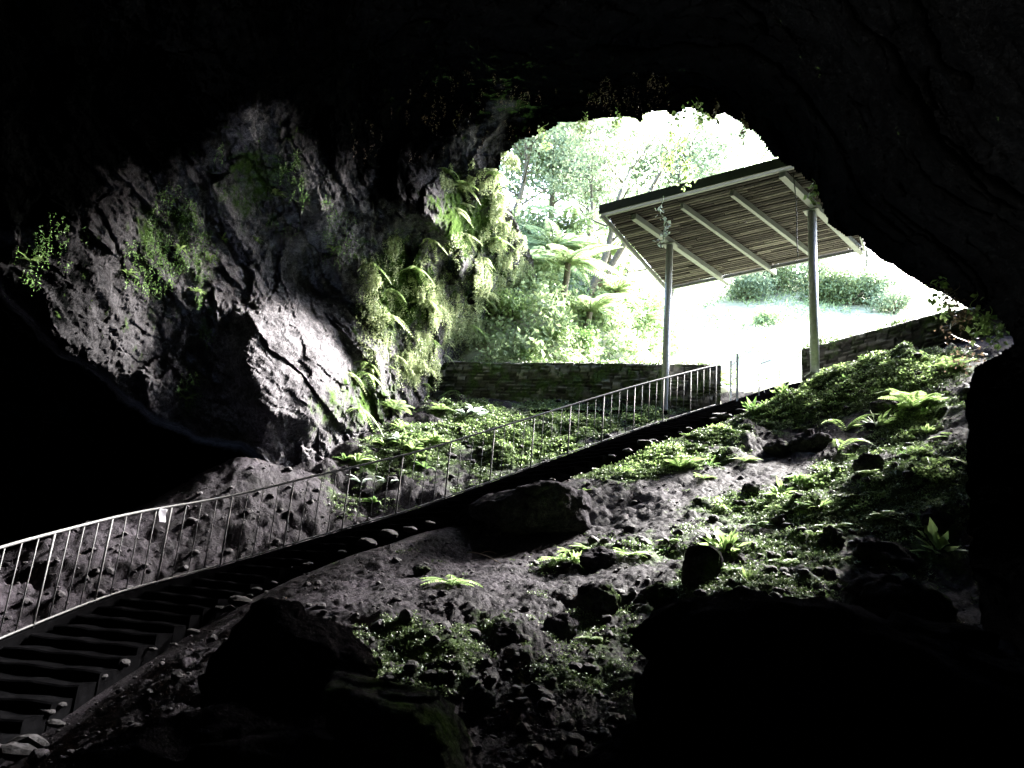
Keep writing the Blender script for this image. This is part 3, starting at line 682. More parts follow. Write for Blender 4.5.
# ------------------------------------------------------------------ boulders and stones
def ico(sub):
    import bmesh
    bm = bmesh.new(); bmesh.ops.create_icosphere(bm, subdivisions=sub, radius=1)
    v = np.array([q.co[:] for q in bm.verts]); f = np.array([[q.index for q in a.verts] for a in bm.faces]); bm.free(); return v, f
ICO = {k_: ico(k_) for k_ in (1, 2, 3, 5, 6)}
def rock_shape(sub, dims, seed, nplane=16, soft=10, rough=.05, fixed=()):
    v, f = ICO[sub]; rg = np.random.default_rng(seed)
    n = rg.normal(size=(nplane, 3)); n /= np.linalg.norm(n, axis=1)[:, None]; d = rg.uniform(.62, 1.0, nplane)
    if len(fixed): n = np.vstack([n, [np.array(a[:3])/np.linalg.norm(a[:3]) for a in fixed]]); d = np.append(d, [a[3] for a in fixed])
    k_ = np.clip(v@n.T, 1e-3, None)/d[None]
    r = np.minimum(1/(((k_**soft).sum(1))**(1/soft)), 1.12); p = v*r[:, None]*np.array(dims)[None]
    sc_ = max(dims); nn = v
    q = p+seed*3.1
    h = rough*sc_*(fbm(q*2.2/sc_*1.2, 4, seed, .55)*1.2+.5*fbm(q*6/sc_, 4, seed+3, .6, True))
    if sub >= 5: 
        o, tl, f1, e, hh = cells(q*V(1.6, 1.6, 3.)/sc_*1.3, seed); h += rough*sc_*(.9*o+1.2*tl)+.012*fbm(q*14, 4, seed+8)
    return p+nn*h[:, None], f
def boulder(px, py, Y, dims, rz, seed, label, tilt=(0, 0), sub=5, mat=None, fixed=(), rough=.05, nplane=16, name='boulder', cat='boulder', mossy=.2, group=None):
    v, f = rock_shape(sub, dims, seed, nplane=nplane, rough=rough, fixed=fixed)
    cx, sx = math.cos(tilt[0]), math.sin(tilt[0]); cy, sy = math.cos(tilt[1]), math.sin(tilt[1])
    R1 = np.array([[1, 0, 0], [0, cx, -sx], [0, sx, cx]]); R2 = np.array([[cy, 0, sy], [0, 1, 0], [-sy, 0, cy]]); cz, sz = math.cos(rz), math.sin(rz); R3 = np.array([[cz, -sz, 0], [sz, cz, 0], [0, 0, 1]])
    v = v@(R3@R2@R1).T
    m = np.clip(mossy+.25*fbm(v*1.5+seed, 3, seed), 0, 1)
    o = meshobj(name, v, f, mat or M_boulder, smooth=True, attrs={'moss': m}, label=label, cat=cat, group=group); o.location = tuple(P(px, py, Y)); return o
flat = [(0, 0, 1, .78)]
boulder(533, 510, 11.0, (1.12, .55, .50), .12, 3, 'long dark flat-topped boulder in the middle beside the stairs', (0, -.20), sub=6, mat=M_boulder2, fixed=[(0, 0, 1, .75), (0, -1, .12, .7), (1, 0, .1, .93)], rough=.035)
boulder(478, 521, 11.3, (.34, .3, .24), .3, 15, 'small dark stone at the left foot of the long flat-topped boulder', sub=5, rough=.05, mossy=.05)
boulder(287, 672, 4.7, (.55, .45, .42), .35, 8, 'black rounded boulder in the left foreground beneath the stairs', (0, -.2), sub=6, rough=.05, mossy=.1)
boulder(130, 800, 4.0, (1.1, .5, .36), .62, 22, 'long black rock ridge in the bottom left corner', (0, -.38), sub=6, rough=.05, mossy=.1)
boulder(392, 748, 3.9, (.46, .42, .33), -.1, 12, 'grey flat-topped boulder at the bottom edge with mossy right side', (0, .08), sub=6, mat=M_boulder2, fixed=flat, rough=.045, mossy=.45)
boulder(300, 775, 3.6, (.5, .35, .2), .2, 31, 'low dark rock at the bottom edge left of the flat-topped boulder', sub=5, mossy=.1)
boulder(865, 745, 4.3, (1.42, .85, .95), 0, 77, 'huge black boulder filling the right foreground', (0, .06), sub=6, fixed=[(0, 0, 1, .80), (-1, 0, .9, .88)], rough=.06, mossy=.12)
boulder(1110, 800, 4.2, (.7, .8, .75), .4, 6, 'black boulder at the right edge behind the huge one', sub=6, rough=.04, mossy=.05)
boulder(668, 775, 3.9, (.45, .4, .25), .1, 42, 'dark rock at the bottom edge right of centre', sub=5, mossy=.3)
boulder(701, 569, 7.9, (.22, .20, .25), .2, 51, 'rounded mossy boulder standing upright on the slope right of centre', sub=5, mat=M_boulder2, rough=.04, mossy=.45)
small = [(833, 541, 9.4, .13, .2, 'pointed dark stone with a plant on top on the right slope'), (885, 556, 8.3, .42, .16, 'flat black slab stone above the huge boulder'), (560, 632, 7.0, .17, .15, 'dark block among moss left of the huge boulder'),
         (596, 600, 7.6, .22, .17, 'mossy rounded stone below the long boulder'), (655, 600, 7.5, .18, .15, 'dark stone between two mossy hummocks'), (600, 560, 9.0, .2, .15, 'dark stone beneath a yellow green plant'),
         (780, 450, 12.6, .28, .12, 'dark shelf of earth and stone below the bare soil'), (810, 445, 12.6, .34, .2, 'dark earth lump on the upper slope left of the bright fern'), (880, 408, 12.6, .16, .12, 'dark stone in the clover bed under the right wall'),
         (870, 465, 10.6, .2, .16, 'dark stone on the mossy right slope under the arching frond'), (935, 520, 9., .2, .14, 'dark stone near the right cave wall'), (750, 490, 10.9, .15, .1, 'lone dark stone on the bare soil strip'),
         (505, 640, 6.9, .13, .08, 'small black stone in the low moss patch'), (480, 705, 5.6, .1, .1, 'small upright black stone beside the flat-topped boulder'), (422, 570, 9.0, .1, .07, 'small black stone left of the low yellow fern'),
         (900, 600, 6.8, .45, .25, 'dark rock half hidden behind the huge boulder')]
for i, (px, py, Y, w_, h_, lb) in enumerate(small):
    g = G(px, py+h_*F/Y*.5)[0]; yy = g[1] if abs(g[1]-Y) < 3 else Y
    boulder(px, py, yy, (w_, w_*.8, h_), i*.7, 60+i, lb, sub=5, rough=.10, mat=M_boulder2, nplane=9, mossy=.3, name='stone', cat='stone')

# loose rubble: nobody could count it
shapes = [rock_shape(2, (1, .8, .65), 200+i, nplane=8, soft=24, rough=.09) for i in range(8)]
px = rng.uniform(-20, 1030, 9000); py = 350+rng.uniform(0, 1, 9000)**.75*430
g = G(px, py, lambda x, y: ground_base(x, y)-.05); ok = ~np.isnan(g[:, 0]); g = g[ok]
lat, dst = stair_dist(g[:, 0], g[:, 1]); m = glook(g[:, 0], g[:, 1], 'm')
den = .25+.75*sstep(.05, .35, m+.3*fbm(g*.8, 2, 9)); den = np.where(lat < -.1, .8, den)
ok = ((lat < -.12) | (lat > W_ST+.02) | (dst > 2.6)) & (rng.uniform(0, 1, len(g)) < den) & (behind(g[:, 0], g[:, 1]) < -.1); g = g[ok]
g = g[:3000]; n_ = len(g)
size = .010+.07*rng.uniform(0, 1, n_)**7.; size *= (.7+.05*g[:, 1])
zz = glook(g[:, 0], g[:, 1]); mb = MB()
tiny = [rock_shape(1, (1, .8, .65), 240+i, nplane=7, rough=.05) for i in range(6)]
pxg = rng.uniform(-20, 1000, 16000); pyg = 380+rng.uniform(0, 1, 16000)**.8*390; gg = G(pxg, pyg); gg = gg[~np.isnan(gg[:, 0])]
lt, ds = stair_dist(gg[:, 0], gg[:, 1]); gg = gg[((lt < -.12) | (lt > W_ST+.02) | (ds > 2.6)) & (behind(gg[:, 0], gg[:, 1]) < -.1)]
for i, q in enumerate(gg):
    v, f = tiny[i % 6]; mb.add(v*(.006+.022*rng.uniform()**2.5)*(.6+.06*q[1])*(1, -1)[i % 2]+q+V(0, 0, .004), None, f)
for i in range(n_):
    v, f = shapes[i % 8]; th = rng.uniform(0, 6.28); c_, s__ = math.cos(th), math.sin(th)
    v = v@np.array([[c_, s__, 0], [-s__, c_, 0], [0, 0, 1]])*size[i]; mb.add(v+V(g[i, 0], g[i, 1], zz[i]+size[i]*.18), None, f)
mb.obj('loose_rubble', M_stone, None, kind='stuff', label='loose rubble and small stones strewn over the slope', cat='rubble')
# broken stones that pack the right edge of each step
M_boulder2m = rock_mat('step_stone', (.006, .006, .0065), (.018, .017, .0185), (.05, .047, .052), big=3, bumpd=.012, mossattr=False)
sv = MB()
for k_, s in enumerate(step_s):
    for t in range(2):
        if random.random() < .5: continue
        v, f = shapes[random.randrange(8)]; sz = random.choice([.04, .06, .08, .12]); q = sp(s+random.uniform(0, .3))[0]+sright(s)[0]*(W_ST+random.uniform(-.04, .2)); sv.add(v*sz*V(1.2, 1, .8)+q+V(0, 0, -.09+sz*.35), None, f)
sv.obj('step_edge_stones', M_boulder2m, None, kind='stuff', label='broken grey stones packed along the right end of the steps', cat='stones')

# ------------------------------------------------------------------ foliage builders
def frame_from(d):
    up = np.where(np.abs(d[:, 2:]) > .95, V(1, 0, 0), V(0, 0, 1)); s_ = np.cross(d, up); s_ /= np.linalg.norm(s_, axis=1)[:, None]+1e-9; return s_, np.cross(s_, d)
def leaves(mb, pts, dirs, length, width, fold=.15, roll=None):
    """pointed four-corner leaves: base, side, tip, side"""
    pts = np.asarray(pts); d = dirs/(np.linalg.norm(dirs, axis=1)[:, None]+1e-9); s_, u = frame_from(d); n = len(pts)
    if roll is None: roll = rng.uniform(-1.2, 1.2, n)
    c, s2 = np.cos(roll)[:, None], np.sin(roll)[:, None]; s_, u = s_*c+u*s2, u*c-s_*s2
    L_ = np.broadcast_to(length, (n,))[:, None]; W = np.broadcast_to(width, (n,))[:, None]
    v = np.stack([pts, pts+d*L_*.45+s_*W/2+u*W*fold, pts+d*L_, pts+d*L_*.45-s_*W/2+u*W*fold], 1).reshape(-1, 3)
    mb.add(v, np.arange(n*4).reshape(n, 4))
def unit(n): a = rng.normal(size=(n, 3)); return a/np.linalg.norm(a, axis=1)[:, None]
def fern_mesh(seed, nf=9, ln=.45, rise=.6, droop=.9, npin=15, wid=.32, dirbias=None):
    rg = np.random.default_rng(seed); mb = MB()
    for k_ in range(nf):
        az = k_/nf*6.283+rg.uniform(-.3, .3) if dirbias is None else dirbias+rg.uniform(-1.2, 1.2)
        l = ln*rg.uniform(.6, 1.1); t = np.linspace(0, 1, npin+2); e = rise*rg.uniform(.7, 1.25); dr = droop*rg.uniform(.7, 1.2)
        hx = l*(t*math.cos(e)+.15*t*t); hz = l*(t*math.sin(e)*1.3-dr*t*t*.75); side = .12*l*rg.uniform(-1, 1)*t*t
        c = np.stack([hx*math.cos(az)-side*math.sin(az), hx*math.sin(az)+side*math.cos(az), hz], 1)
        mb.tube(c, np.linspace(.006, .002, len(t))*ln/.45, 3, cap=False)
        tg = np.gradient(c, axis=0); tg /= np.linalg.norm(tg, axis=1)[:, None]; sd = np.cross(tg, V(0, 0, 1)); sd /= np.linalg.norm(sd, axis=1)[:, None]
        pw = wid*l*np.sin(np.clip(t*.92+.1, 0, 1)*math.pi)**.7*(1-.35*t)
        for sg in (-1, 1):
            d = sd*sg+tg*.45+V(0, 0, -.25)
            leaves(mb, c[1:], d[1:], pw[1:], l/npin*1.15, .1, roll=np.full(npin+1, 0.)+rg.uniform(-.25, .25, npin+1))
    return mb
def tuft_mesh(seed, n=26, ln=.12, w=.05, spread=1.):
    rg = np.random.default_rng(seed); mb = MB(); a = rg.uniform(0, 6.28, n); e = rg.uniform(.1, 1.4, n)
    d = np.stack([np.cos(a)*np.cos(e), np.sin(a)*np.cos(e), np.sin(e)], 1); p = d*rg.uniform(.1, .9, n)[:, None]*ln*spread*V(1, 1, .8)
    for q, dd in zip(p[:n], d): mb.tube([q*0, q], .003, 3, cap=False)
    leaves(mb, p, d+V(0, 0, -.3), ln*rg.uniform(.6, 1.1, n), w*rg.uniform(.7, 1.2, n), .15, roll=rg.uniform(-.6, .6, n)); return mb
def strap_mesh(seed, n=12, ln=.3, w=.045):
    rg = np.random.default_rng(seed); mb = MB()
    for k_ in range(n):
        az = rg.uniform(0, 6.28); e = rg.uniform(.5, 1.2); l = ln*rg.uniform(.6, 1.1); t = np.linspace(0, 1, 7); hx = l*t*math.cos(e); hz = l*(t*math.sin(e)-.55*t*t*rg.uniform(.6, 1.3))
        c = np.stack([hx*math.cos(az), hx*math.sin(az), hz], 1); sd = V(-math.sin(az), math.cos(az), 0); ww = w*np.sin(np.clip(t*.9+.08, 0, 1)*math.pi)[:, None]
        v = np.concatenate([c-sd*ww/2+V(0, 0, .15)*ww, c, c+sd*ww/2+V(0, 0, .15)*ww]); m = 7
        mb.add(v, [[r_*m+i, r_*m+i+1, (r_+1)*m+i+1, (r_+1)*m+i] for r_ in (0, 1) for i in range(m-1)])
    return mb
protos = {}
def plant(kind, px, py, size, label, cat='fern', name='fern', Y=None, mat=None, rz=None, group=None, lift=0., seed=None):
    key = (kind, (seed if seed is not None else int(px)) % 4, mat)
    if key not in protos:
        sd = 300+key[1]*7+len(protos)
        mbp = {'fern': lambda: fern_mesh(sd, 10), 'arch': lambda: fern_mesh(sd, 4, .6, .8, 1.1, 20, .2, 0.), 'tuft': lambda: tuft_mesh(sd), 'strap': lambda: strap_mesh(sd), 'big': lambda: fern_mesh(sd, 16, .55, .85, .9, 20, .30), 'hang': lambda: fern_mesh(sd, 6, .4, .1, 1.3, 14, .3)}[kind]()
        v = np.vstack(mbp.v); fs = ([np.vstack(mbp.f4)] if mbp.f4 else [])+([np.vstack(mbp.f3)] if mbp.f3 else [])
        o = meshobj(name, v, fs, mat or M_leaf); protos[key] = o.data; bpy.data.objects.remove(o)
    o = bpy.data.objects.new(name, protos[key]); C.objects.link(o)
    q = G(px, py)[0] if Y is None else P(px, py, Y)
    if Y is None and np.isnan(q[0]): q = P(px, py, 12)
    o.location = tuple(q+V(0, 0, lift)); o.rotation_euler = (0, 0, rz if rz is not None else random.uniform(0, 6.28)); s_ = 1.25*size/{'fern': .45, 'arch': .6, 'tuft': .14, 'strap': .3, 'big': .55, 'hang': .4}[kind]
    o.scale = (s_, s_, s_); return tag(o, label, cat, group)

for a in [('big', 915, 412, .62, 'large bright green fern below the right end of the clover bed'), ('big', 948, 372, .42, 'bright fern clump at the top right corner of the slope'), ('fern', 893, 395, .32, 'small fern tucked left of the large bright fern'),
          ('arch', 846, 432, .55, 'single arching frond above the shaded earth bank'), ('arch', 838, 452, .6, 'longer drooping frond just under the arching one'), ('arch', 930, 470, .45, 'broad pale frond lying left of the right cave wall'),
          ('big', 680, 470, .42, 'upright bright fern on the clover beside the stairs'), ('fern', 745, 462, .3, 'dark little fern right of the upright bright fern'), ('fern', 452, 585, .30, 'low yellow green fern alone on the dark soil in the centre'),
          ('fern', 560, 562, .26, 'left of two bright ferns below the long boulder'), ('fern', 592, 552, .28, 'right of two bright ferns below the long boulder'), ('fern', 628, 556, .26, 'fern with spread fronds left of the round upright boulder'),
          ('fern', 730, 572, .2, 'tiny fern just right of the round upright boulder'), ('fern', 831, 530, .22, 'fern growing over the pointed dark stone'), ('arch', 812, 540, .35, 'drooping light fern on the lower right slope'),
          ('fern', 785, 565, .25, 'pale fern at the upper rim of the huge black boulder'), ('arch', 880, 520, .35, 'soft green frond in the middle of the mossy right slope'), ('fern', 860, 498, .26, 'leafy fern amid stones on the mossy right slope'),
          ('fern', 808, 480, .28, 'yellow green fern at the edge of the bare soil'), ('arch', 955, 440, .4, 'leafy frond close to the right cave wall'), ('fern', 585, 492, .14, 'tiny sprout at the right end of the long boulder'), ('fern', 593, 640, .14, 'tiny dark fern in the lower moss')]:
    plant(*a[:4], label=a[4], mat=M_leafy)
for a in [('strap', 385, 447, .42, 'broad-leaved plant at the left of the leafy bed by the railing', M_leafy), ('strap', 412, 452, .48, 'tall broad-leaved plant in the leafy bed by the railing', M_leafy), ('strap', 437, 444, .42, 'bushy broad-leaved plant under the white-leaved one', M_leafy),
          ('strap', 400, 430, .36, 'small broad-leaved plant at the back of the leafy bed', M_leafy), ('strap', 425, 470, .34, 'drooping broad-leaved plant touching the handrail', M_leaf), ('strap', 357, 462, .42, 'slim plant with upright yellow leaves left of the leafy bed', M_leafy),
          ('strap', 362, 485, .36, 'plant with long hanging leaves just behind the handrail', M_pale), ('strap', 390, 486, .34, 'pale-leaved plant behind the railing below the leafy bed', M_pale), ('strap', 345, 462, .3, 'low olive plant at the foot of the rock wall', M_leaf),
          ('strap', 374, 505, .3, 'dull green plant low behind the railing bars', M_leaf), ('strap', 398, 442, .36, 'silvery plant tucked inside the leafy bed', M_pale), ('strap', 536, 418, .3, 'small bright plant at the left end of the terrace kerb', M_leafy)]:
    plant(a[0], a[1], a[2], a[3], a[4], 'plant', 'leafy_plant', mat=a[5])
for i in range(3): plant('strap', [465, 474, 482][i], [417, 414, 418][i], .38, ['left shoot of the white-leaved plant before the stone wall', 'tallest shoot of the white-leaved plant before the stone wall', 'right shoot of the white-leaved plant before the stone wall'][i], 'plant', 'leafy_plant', mat=M_pale, seed=i)
for a in [('fern', 440, 412, .34, 'flat fern against the left end of the stone wall'), ('fern', 372, 410, .5, 'fern at the rock foot left of the hanging plants'), ('fern', 395, 412, .45, 'fern directly beneath the hanging plants'), ('fern', 348, 415, .4, 'shaded fern in the recess at the rock foot'), ('fern', 375, 372, .4, 'fern with raised fronds in the recess under the rock ledge')]:
    plant(*a[:4], label=a[4], Y=17.0 if a[1] < 400 else 17.6, mat=M_leafy, lift=.05)
for i, (px, py, sz, lb) in enumerate([(762, 338, .0, '')]): pass

k_ = 0
for t in range(400):
    px, py = random.uniform(540, 965), random.uniform(370, 640); q = G(px, py)[0]
    if np.isnan(q[0]) or float(glook(q[0], q[1], 'm')[0])+.5*float(fbm(q[None]*2, 2, 19)[0]) < .5 or k_ >= 60: continue
    lt, ds = stair_dist(q[:1], q[1:2])
    if -.2 < lt[0] < W_ST+.1 and ds[0] < 2.5: continue
    plant(random.choice(['fern', 'fern', 'tuft', 'strap']), px, py, random.uniform(.09, .24), 'little green plant growing among moss and rubble on the right slope', 'plant', 'small_plant', mat=random.choice([M_leafy, M_leafy, M_leaf]), group='small plants scattered over the mossy right slope', seed=k_); k_ += 1
# low clover and moss: nobody could count it
def scatter(polys_px, n, far=30, fn=None):
    out = []
    for (x0, y0, x1, y1), k_ in polys_px:
        out.append(G(rng.uniform(x0, x1, k_), rng.uniform(y0, y1, k_)))
    g = np.vstack(out); return g[~np.isnan(g[:, 0])]
g = scatter([((330, 345, 1000, 700), 110000), ((330, 395, 720, 520), 16000), ((570, 420, 760, 480), 8000), ((740, 340, 980, 470), 12000)], 0)
lat, dst = stair_dist(g[:, 0], g[:, 1]); m = glook(g[:, 0], g[:, 1], 'm')
fine = fbm(g*V(1, 1, .3)*2.6, 3, 14); fine2 = fbm(g*V(1, 1, .3)*8, 3, 15)
ok = ((lat < -.15) | (lat > W_ST+.1) | (dst > 2.6)) & (m+.6*fine+.35*fine2 > .40) & (behind(g[:, 0], g[:, 1]) < -.05); g = g[ok]; m = m[ok]
n_ = len(g); print('clover', n_)
base_s = .006+.0016*g[:, 1]
mb = MB()
for r_ in range(3):
    d = unit(n_)*V(1, 1, .35)+V(0, -.1, .45); sz = base_s*rng.uniform(.6, 1.3, n_)*(.6+.7*m)
    leaves(mb, g+unit(n_)*V(1, 1, .3)*.04+V(0, 0, .012)+V(0, 0, 1)*(rng.uniform(0, .05, n_)*m)[:, None], d, sz*1.3, sz, .15)
mb.obj('ground_moss', M_moss, None, kind='stuff', label='moss and tiny leaves covering the mossy parts of the slope', cat='moss')
g2 = g[(m+.5*fbm(g*3, 3, 16)+.3*fbm(g*.9, 2, 18) > np.where(g[:, 1] > 12.5, .74, .80)) & (g[:, 1] > 9.5)]; n_ = len(g2); mb = MB()
for r_ in range(2):
    d = unit(n_)*V(1, 1, .25)+V(0, -.05, .35); sz = rng.uniform(.02, .048, n_)
    leaves(mb, g2+unit(n_)*V(1, 1, .3)*.06+V(0, 0, .04)+V(0, 0, 1)*rng.uniform(0, .045, n_)[:, None], d, sz, sz*.9, .1)
mb.obj('clover', M_leafy, None, kind='stuff', label='bright low clover on the upper slope near daylight', cat='clover')
# pale litter
g = G(rng.uniform(0, 980, 500), rng.uniform(400, 768, 500)); g = g[~np.isnan(g[:, 0])]; n_ = len(g); mb = MB(); sz = rng.uniform(.01, .035, n_)
leaves(mb, g+V(0, 0, .01), unit(n_)*V(1, 1, .2), sz, sz*.5, .2); mb.obj('leaf_litter', M_dead, None, kind='stuff', label='dead leaves and scraps lying on the soil', cat='leaf litter')
# a few dry twigs on the soil
for i, (a, b, c, d, lb) in enumerate([(478, 555, 496, 564, 'thin pale twig below the long boulder'), (200, 578, 206, 601, 'thin twig standing against the steps in the lower left'), (82, 668, 97, 682, 'short twig at the edge of the steps'), (14, 727, 32, 704, 'pale twig leaning on the lowest visible steps'), (466, 552, 500, 575, 'bent twig in the shade of the long boulder')]):
    p, q = G([a, c], [b, d]); q = q+V(0, 0, .12); mb = MB(); t = np.linspace(0, 1, 6)[:, None]; mb.tube(p*(1-t)+q*t+V(0, 0, 1)*.04*np.sin(t*3), np.linspace(.008, .003, 6), 5); mb.obj('twig', M_dead, None, label=lb, cat='twig')

# ------------------------------------------------------------------ foliage on the rock wall
def wall_points(ells, k_):
    out = []
    for (cx_, cy_, rx, ry, wgt) in ells:
        n = int(k_*wgt); a = rng.uniform(0, 6.28, n); r = np.sqrt(rng.uniform(0, 1, n)); out.append(np.stack([cx_+rx*r*np.cos(a), cy_+ry*r*np.sin(a)], 1))
    q = np.vstack(out); p = on_shell(q[:, 0], q[:, 1]); return q, p
def hanging(mb, p, ln0, ln1, lsz, per=9, drop=1., thr=.0):
    p = p[fbm(p*1.6, 3, 88)+.25*fbm(p*5, 2, 89) > thr]
    n = len(p); tocam = -p/np.linalg.norm(p, axis=1)[:, None]; ln = rng.uniform(ln0, ln1, n); sway = unit(n)*V(1, 1, 0)*.25
    for t in np.linspace(.08, 1, per):
        q = p+tocam*(.06+.18*math.sin(t*2.2))+sway*(t*ln)[:, None]+V(0, 0, -1)*(ln*t*t*drop)[:, None]+V(0, 0, .06)
        d = unit(n)*1.1+V(0, 0, -.5)+tocam*.3; s_ = lsz*rng.uniform(.6, 1.3, n)
        leaves(mb, q, d, s_*1.5, s_*.55, .12)
mb = MB(); q, p = wall_points([(405, 300, 38, 62, 1.), (425, 345, 22, 50, .8), (415, 385, 14, 22, .35), (380, 250, 20, 34, .45), (440, 300, 20, 30, .4), (470, 340, 26, 22, .5)], 2900)
hanging(mb, p, .04, .24, .034, 6, 1., .04); q2, p2 = wall_points([(405, 310, 50, 80, 1.), (470, 300, 40, 70, 1.)], 3500); hanging(mb, p2, .02, .1, .026, 3, 1., -.2)
mb.obj('hanging_foliage', M_hang, None, kind='stuff', label='dense bright foliage hanging down the rock left of the stone wall', cat='foliage')
mb = MB(); q, p = wall_points([(478, 200, 24, 40, .9), (490, 290, 16, 60, .7), (462, 180, 22, 16, .6), (500, 250, 12, 70, .6), (455, 330, 26, 26, .35), (505, 165, 16, 12, .3), (522, 300, 16, 40, .6), (515, 240, 12, 40, .4)], 2900)
hanging(mb, p, .04, .26, .036, 6, 1., .04); mb.obj('hanging_foliage', M_hang, None, kind='stuff', label='foliage on the rock edge at the left side of the cave mouth', cat='foliage')
mb = MB(); q, p = wall_points([(258, 170, 46, 40, 1.), (300, 215, 36, 26, .5), (175, 230, 28, 44, .6), (150, 265, 34, 30, .4), (207, 290, 12, 62, .5), (190, 390, 12, 20, .15), (340, 240, 20, 30, .3), (20, 270, 30, 30, .2), (60, 240, 30, 30, .15)], 420)
hanging(mb, p, .05, .22, .028, 7, 1., -.1); mb.obj('hanging_foliage', M_leaf, None, kind='stuff', label='small dull foliage clinging to the shaded upper rock wall', cat='foliage')
mb = MB(); q, p = wall_points([(560, 105, 60, 16, .6), (480, 110, 60, 40, .5), (640, 90, 50, 16, .5), (700, 95, 30, 10, .3), (400, 120, 60, 50, .4)], 260)
hanging(mb, p, .06, .35, .03, 7); mb.obj('ceiling_roots', M_dead, None, kind='stuff', label='fine dark roots and moss hanging from the ceiling above the opening', cat='roots')
for px, py, sz, lb in [(462, 184, .5, 'vivid green tuft on the rock nose left of the opening'), (415, 268, .5, 'bright tuft high in the hanging foliage'), (392, 290, .45, 'deep green tuft left of the hanging foliage'), (256, 241, .2, 'pair of small leaves on the rock beside the dark cleft'),
                       (180, 250, .22, 'little leafy tuft on the moss tongue of the upper wall'), (128, 275, .22, 'light leaf tuft low on the dark left wall'), (196, 292, .2, 'single light leaf tuft beside the long root'), (210, 262, .24, 'leafy tuft at the top of the narrow root'),
                       (222, 240, .22, 'leafy tuft in the crack right of the narrow root'), (186, 400, .28, 'yellow green tuft near the lower edge of the wall'), (333, 250, .26, 'small tuft on the pale slanted rock face'), (275, 195, .26, 'tuft growing in the middle of the mossy upper wall'), (30, 262, .2, 'faint tuft on the wall near the left edge'), (447, 170, .4, 'light green tuft above the rock nose')]:
    q = on_shell(V(px), V(py))[0]; q = q*(1-.12/np.linalg.norm(q)); o = plant('hang' if sz > .3 else 'strap', px, py, sz, lb, 'plant', 'wall_plant', Y=q[1], mat=M_leafy)

for t in range(46):
    c_ = random.choice([(405, 300, 40, 70), (430, 350, 25, 50), (480, 200, 26, 45), (495, 290, 30, 60), (385, 385, 40, 25), (465, 330, 30, 30)]); px, py = c_[0]+c_[2]*random.uniform(-1, 1), c_[1]+c_[3]*random.uniform(-1, 1)
    q = on_shell(V(px), V(py))[0]; q = q*(1-.1/np.linalg.norm(q)); plant('hang', px, py, random.uniform(.22, .5), 'fern hanging among the bright foliage on the rock left of the opening', 'fern', 'hanging_fern', Y=q[1], mat=random.choice([M_hang, M_hang, M_leafy]), group='ferns hanging on the rock beside the opening', seed=t)
# hanging vines at the cave mouth
def vine(px, py, Y, ln, n, lsz, mat, label, spread=.06, name='hanging_vine', cat='vine'):
    a = P(px, py, Y); mb = MB(); t = np.linspace(0, 1, 16); ph = random.uniform(0, 6)
    c = a+np.stack([spread*np.sin(t*7+ph)+spread*.6*np.sin(t*17), spread*np.cos(t*5+ph), .25-(ln+.25)*t], 1); mb.tube(c, .008, 4)
    i = rng.uniform(.15, 1, n); q = np.stack([np.interp(i, t, c[:, k]) for k in range(3)], 1)+unit(n)*spread*.9; s_ = lsz*rng.uniform(.6, 1.3, n)
    leaves(mb, q, unit(n)+V(0, 0, -.6), s_*1.3, s_, .15); mb.obj(name, mat, None, label=label, cat=cat)
for a in [(683, 112, 13.3, 1.5, 150, .075, M_leafy, 'long leafy vine hanging in the middle of the opening', .16), (672, 130, 13.6, 1.1, 90, .07, M_leafy, 'shorter leafy vine left of the long central vine', .14), (700, 108, 13.4, .5, 50, .07, M_leafy, 'short bright vine right of the long central vine', .09),
          (664, 208, 15., .9, 40, .07, M_pale, 'thin pale-leaved vine dangling over the near canopy edge', .08), (617, 117, 14, .28, 40, .06, M_leafy, 'yellow green sprig under the ceiling at the top of the opening', .05), (583, 120, 14.2, .35, 40, .06, M_leafy, 'small sprig at the upper left of the opening', .06),
          (545, 133, 15, .4, 40, .06, M_leafy, 'tiny sprig at the far left of the ceiling edge', .07), (813, 190, 12.2, .35, 30, .09, M_leafy, 'yellow leaves hanging by the head of the right canopy post', .05), (744, 122, 12.9, .45, 90, .04, M_dead, 'dark root beard hanging right of the vines', .05),
          (716, 112, 13, .3, 60, .04, M_dead, 'narrow dark root hanging at the top of the opening', .04), (938, 290, 12, .4, 40, .09, M_leafy, 'yellow green sprig under the ceiling at the right', .1), (958, 300, 12, .5, 70, .08, M_dead, 'brown withered vine above the right stone wall', .12),
          (980, 308, 11.8, .5, 60, .09, M_leafy, 'bright leaves hanging above the right end of the stone wall', .12), (996, 322, 11.6, .4, 50, .08, M_leafy, 'rightmost bright leaves against the black rock', .1), (966, 330, 12.4, .7, 80, .05, M_dead, 'tangle of dry roots at the right end of the wall', .25)]: vine(*a)

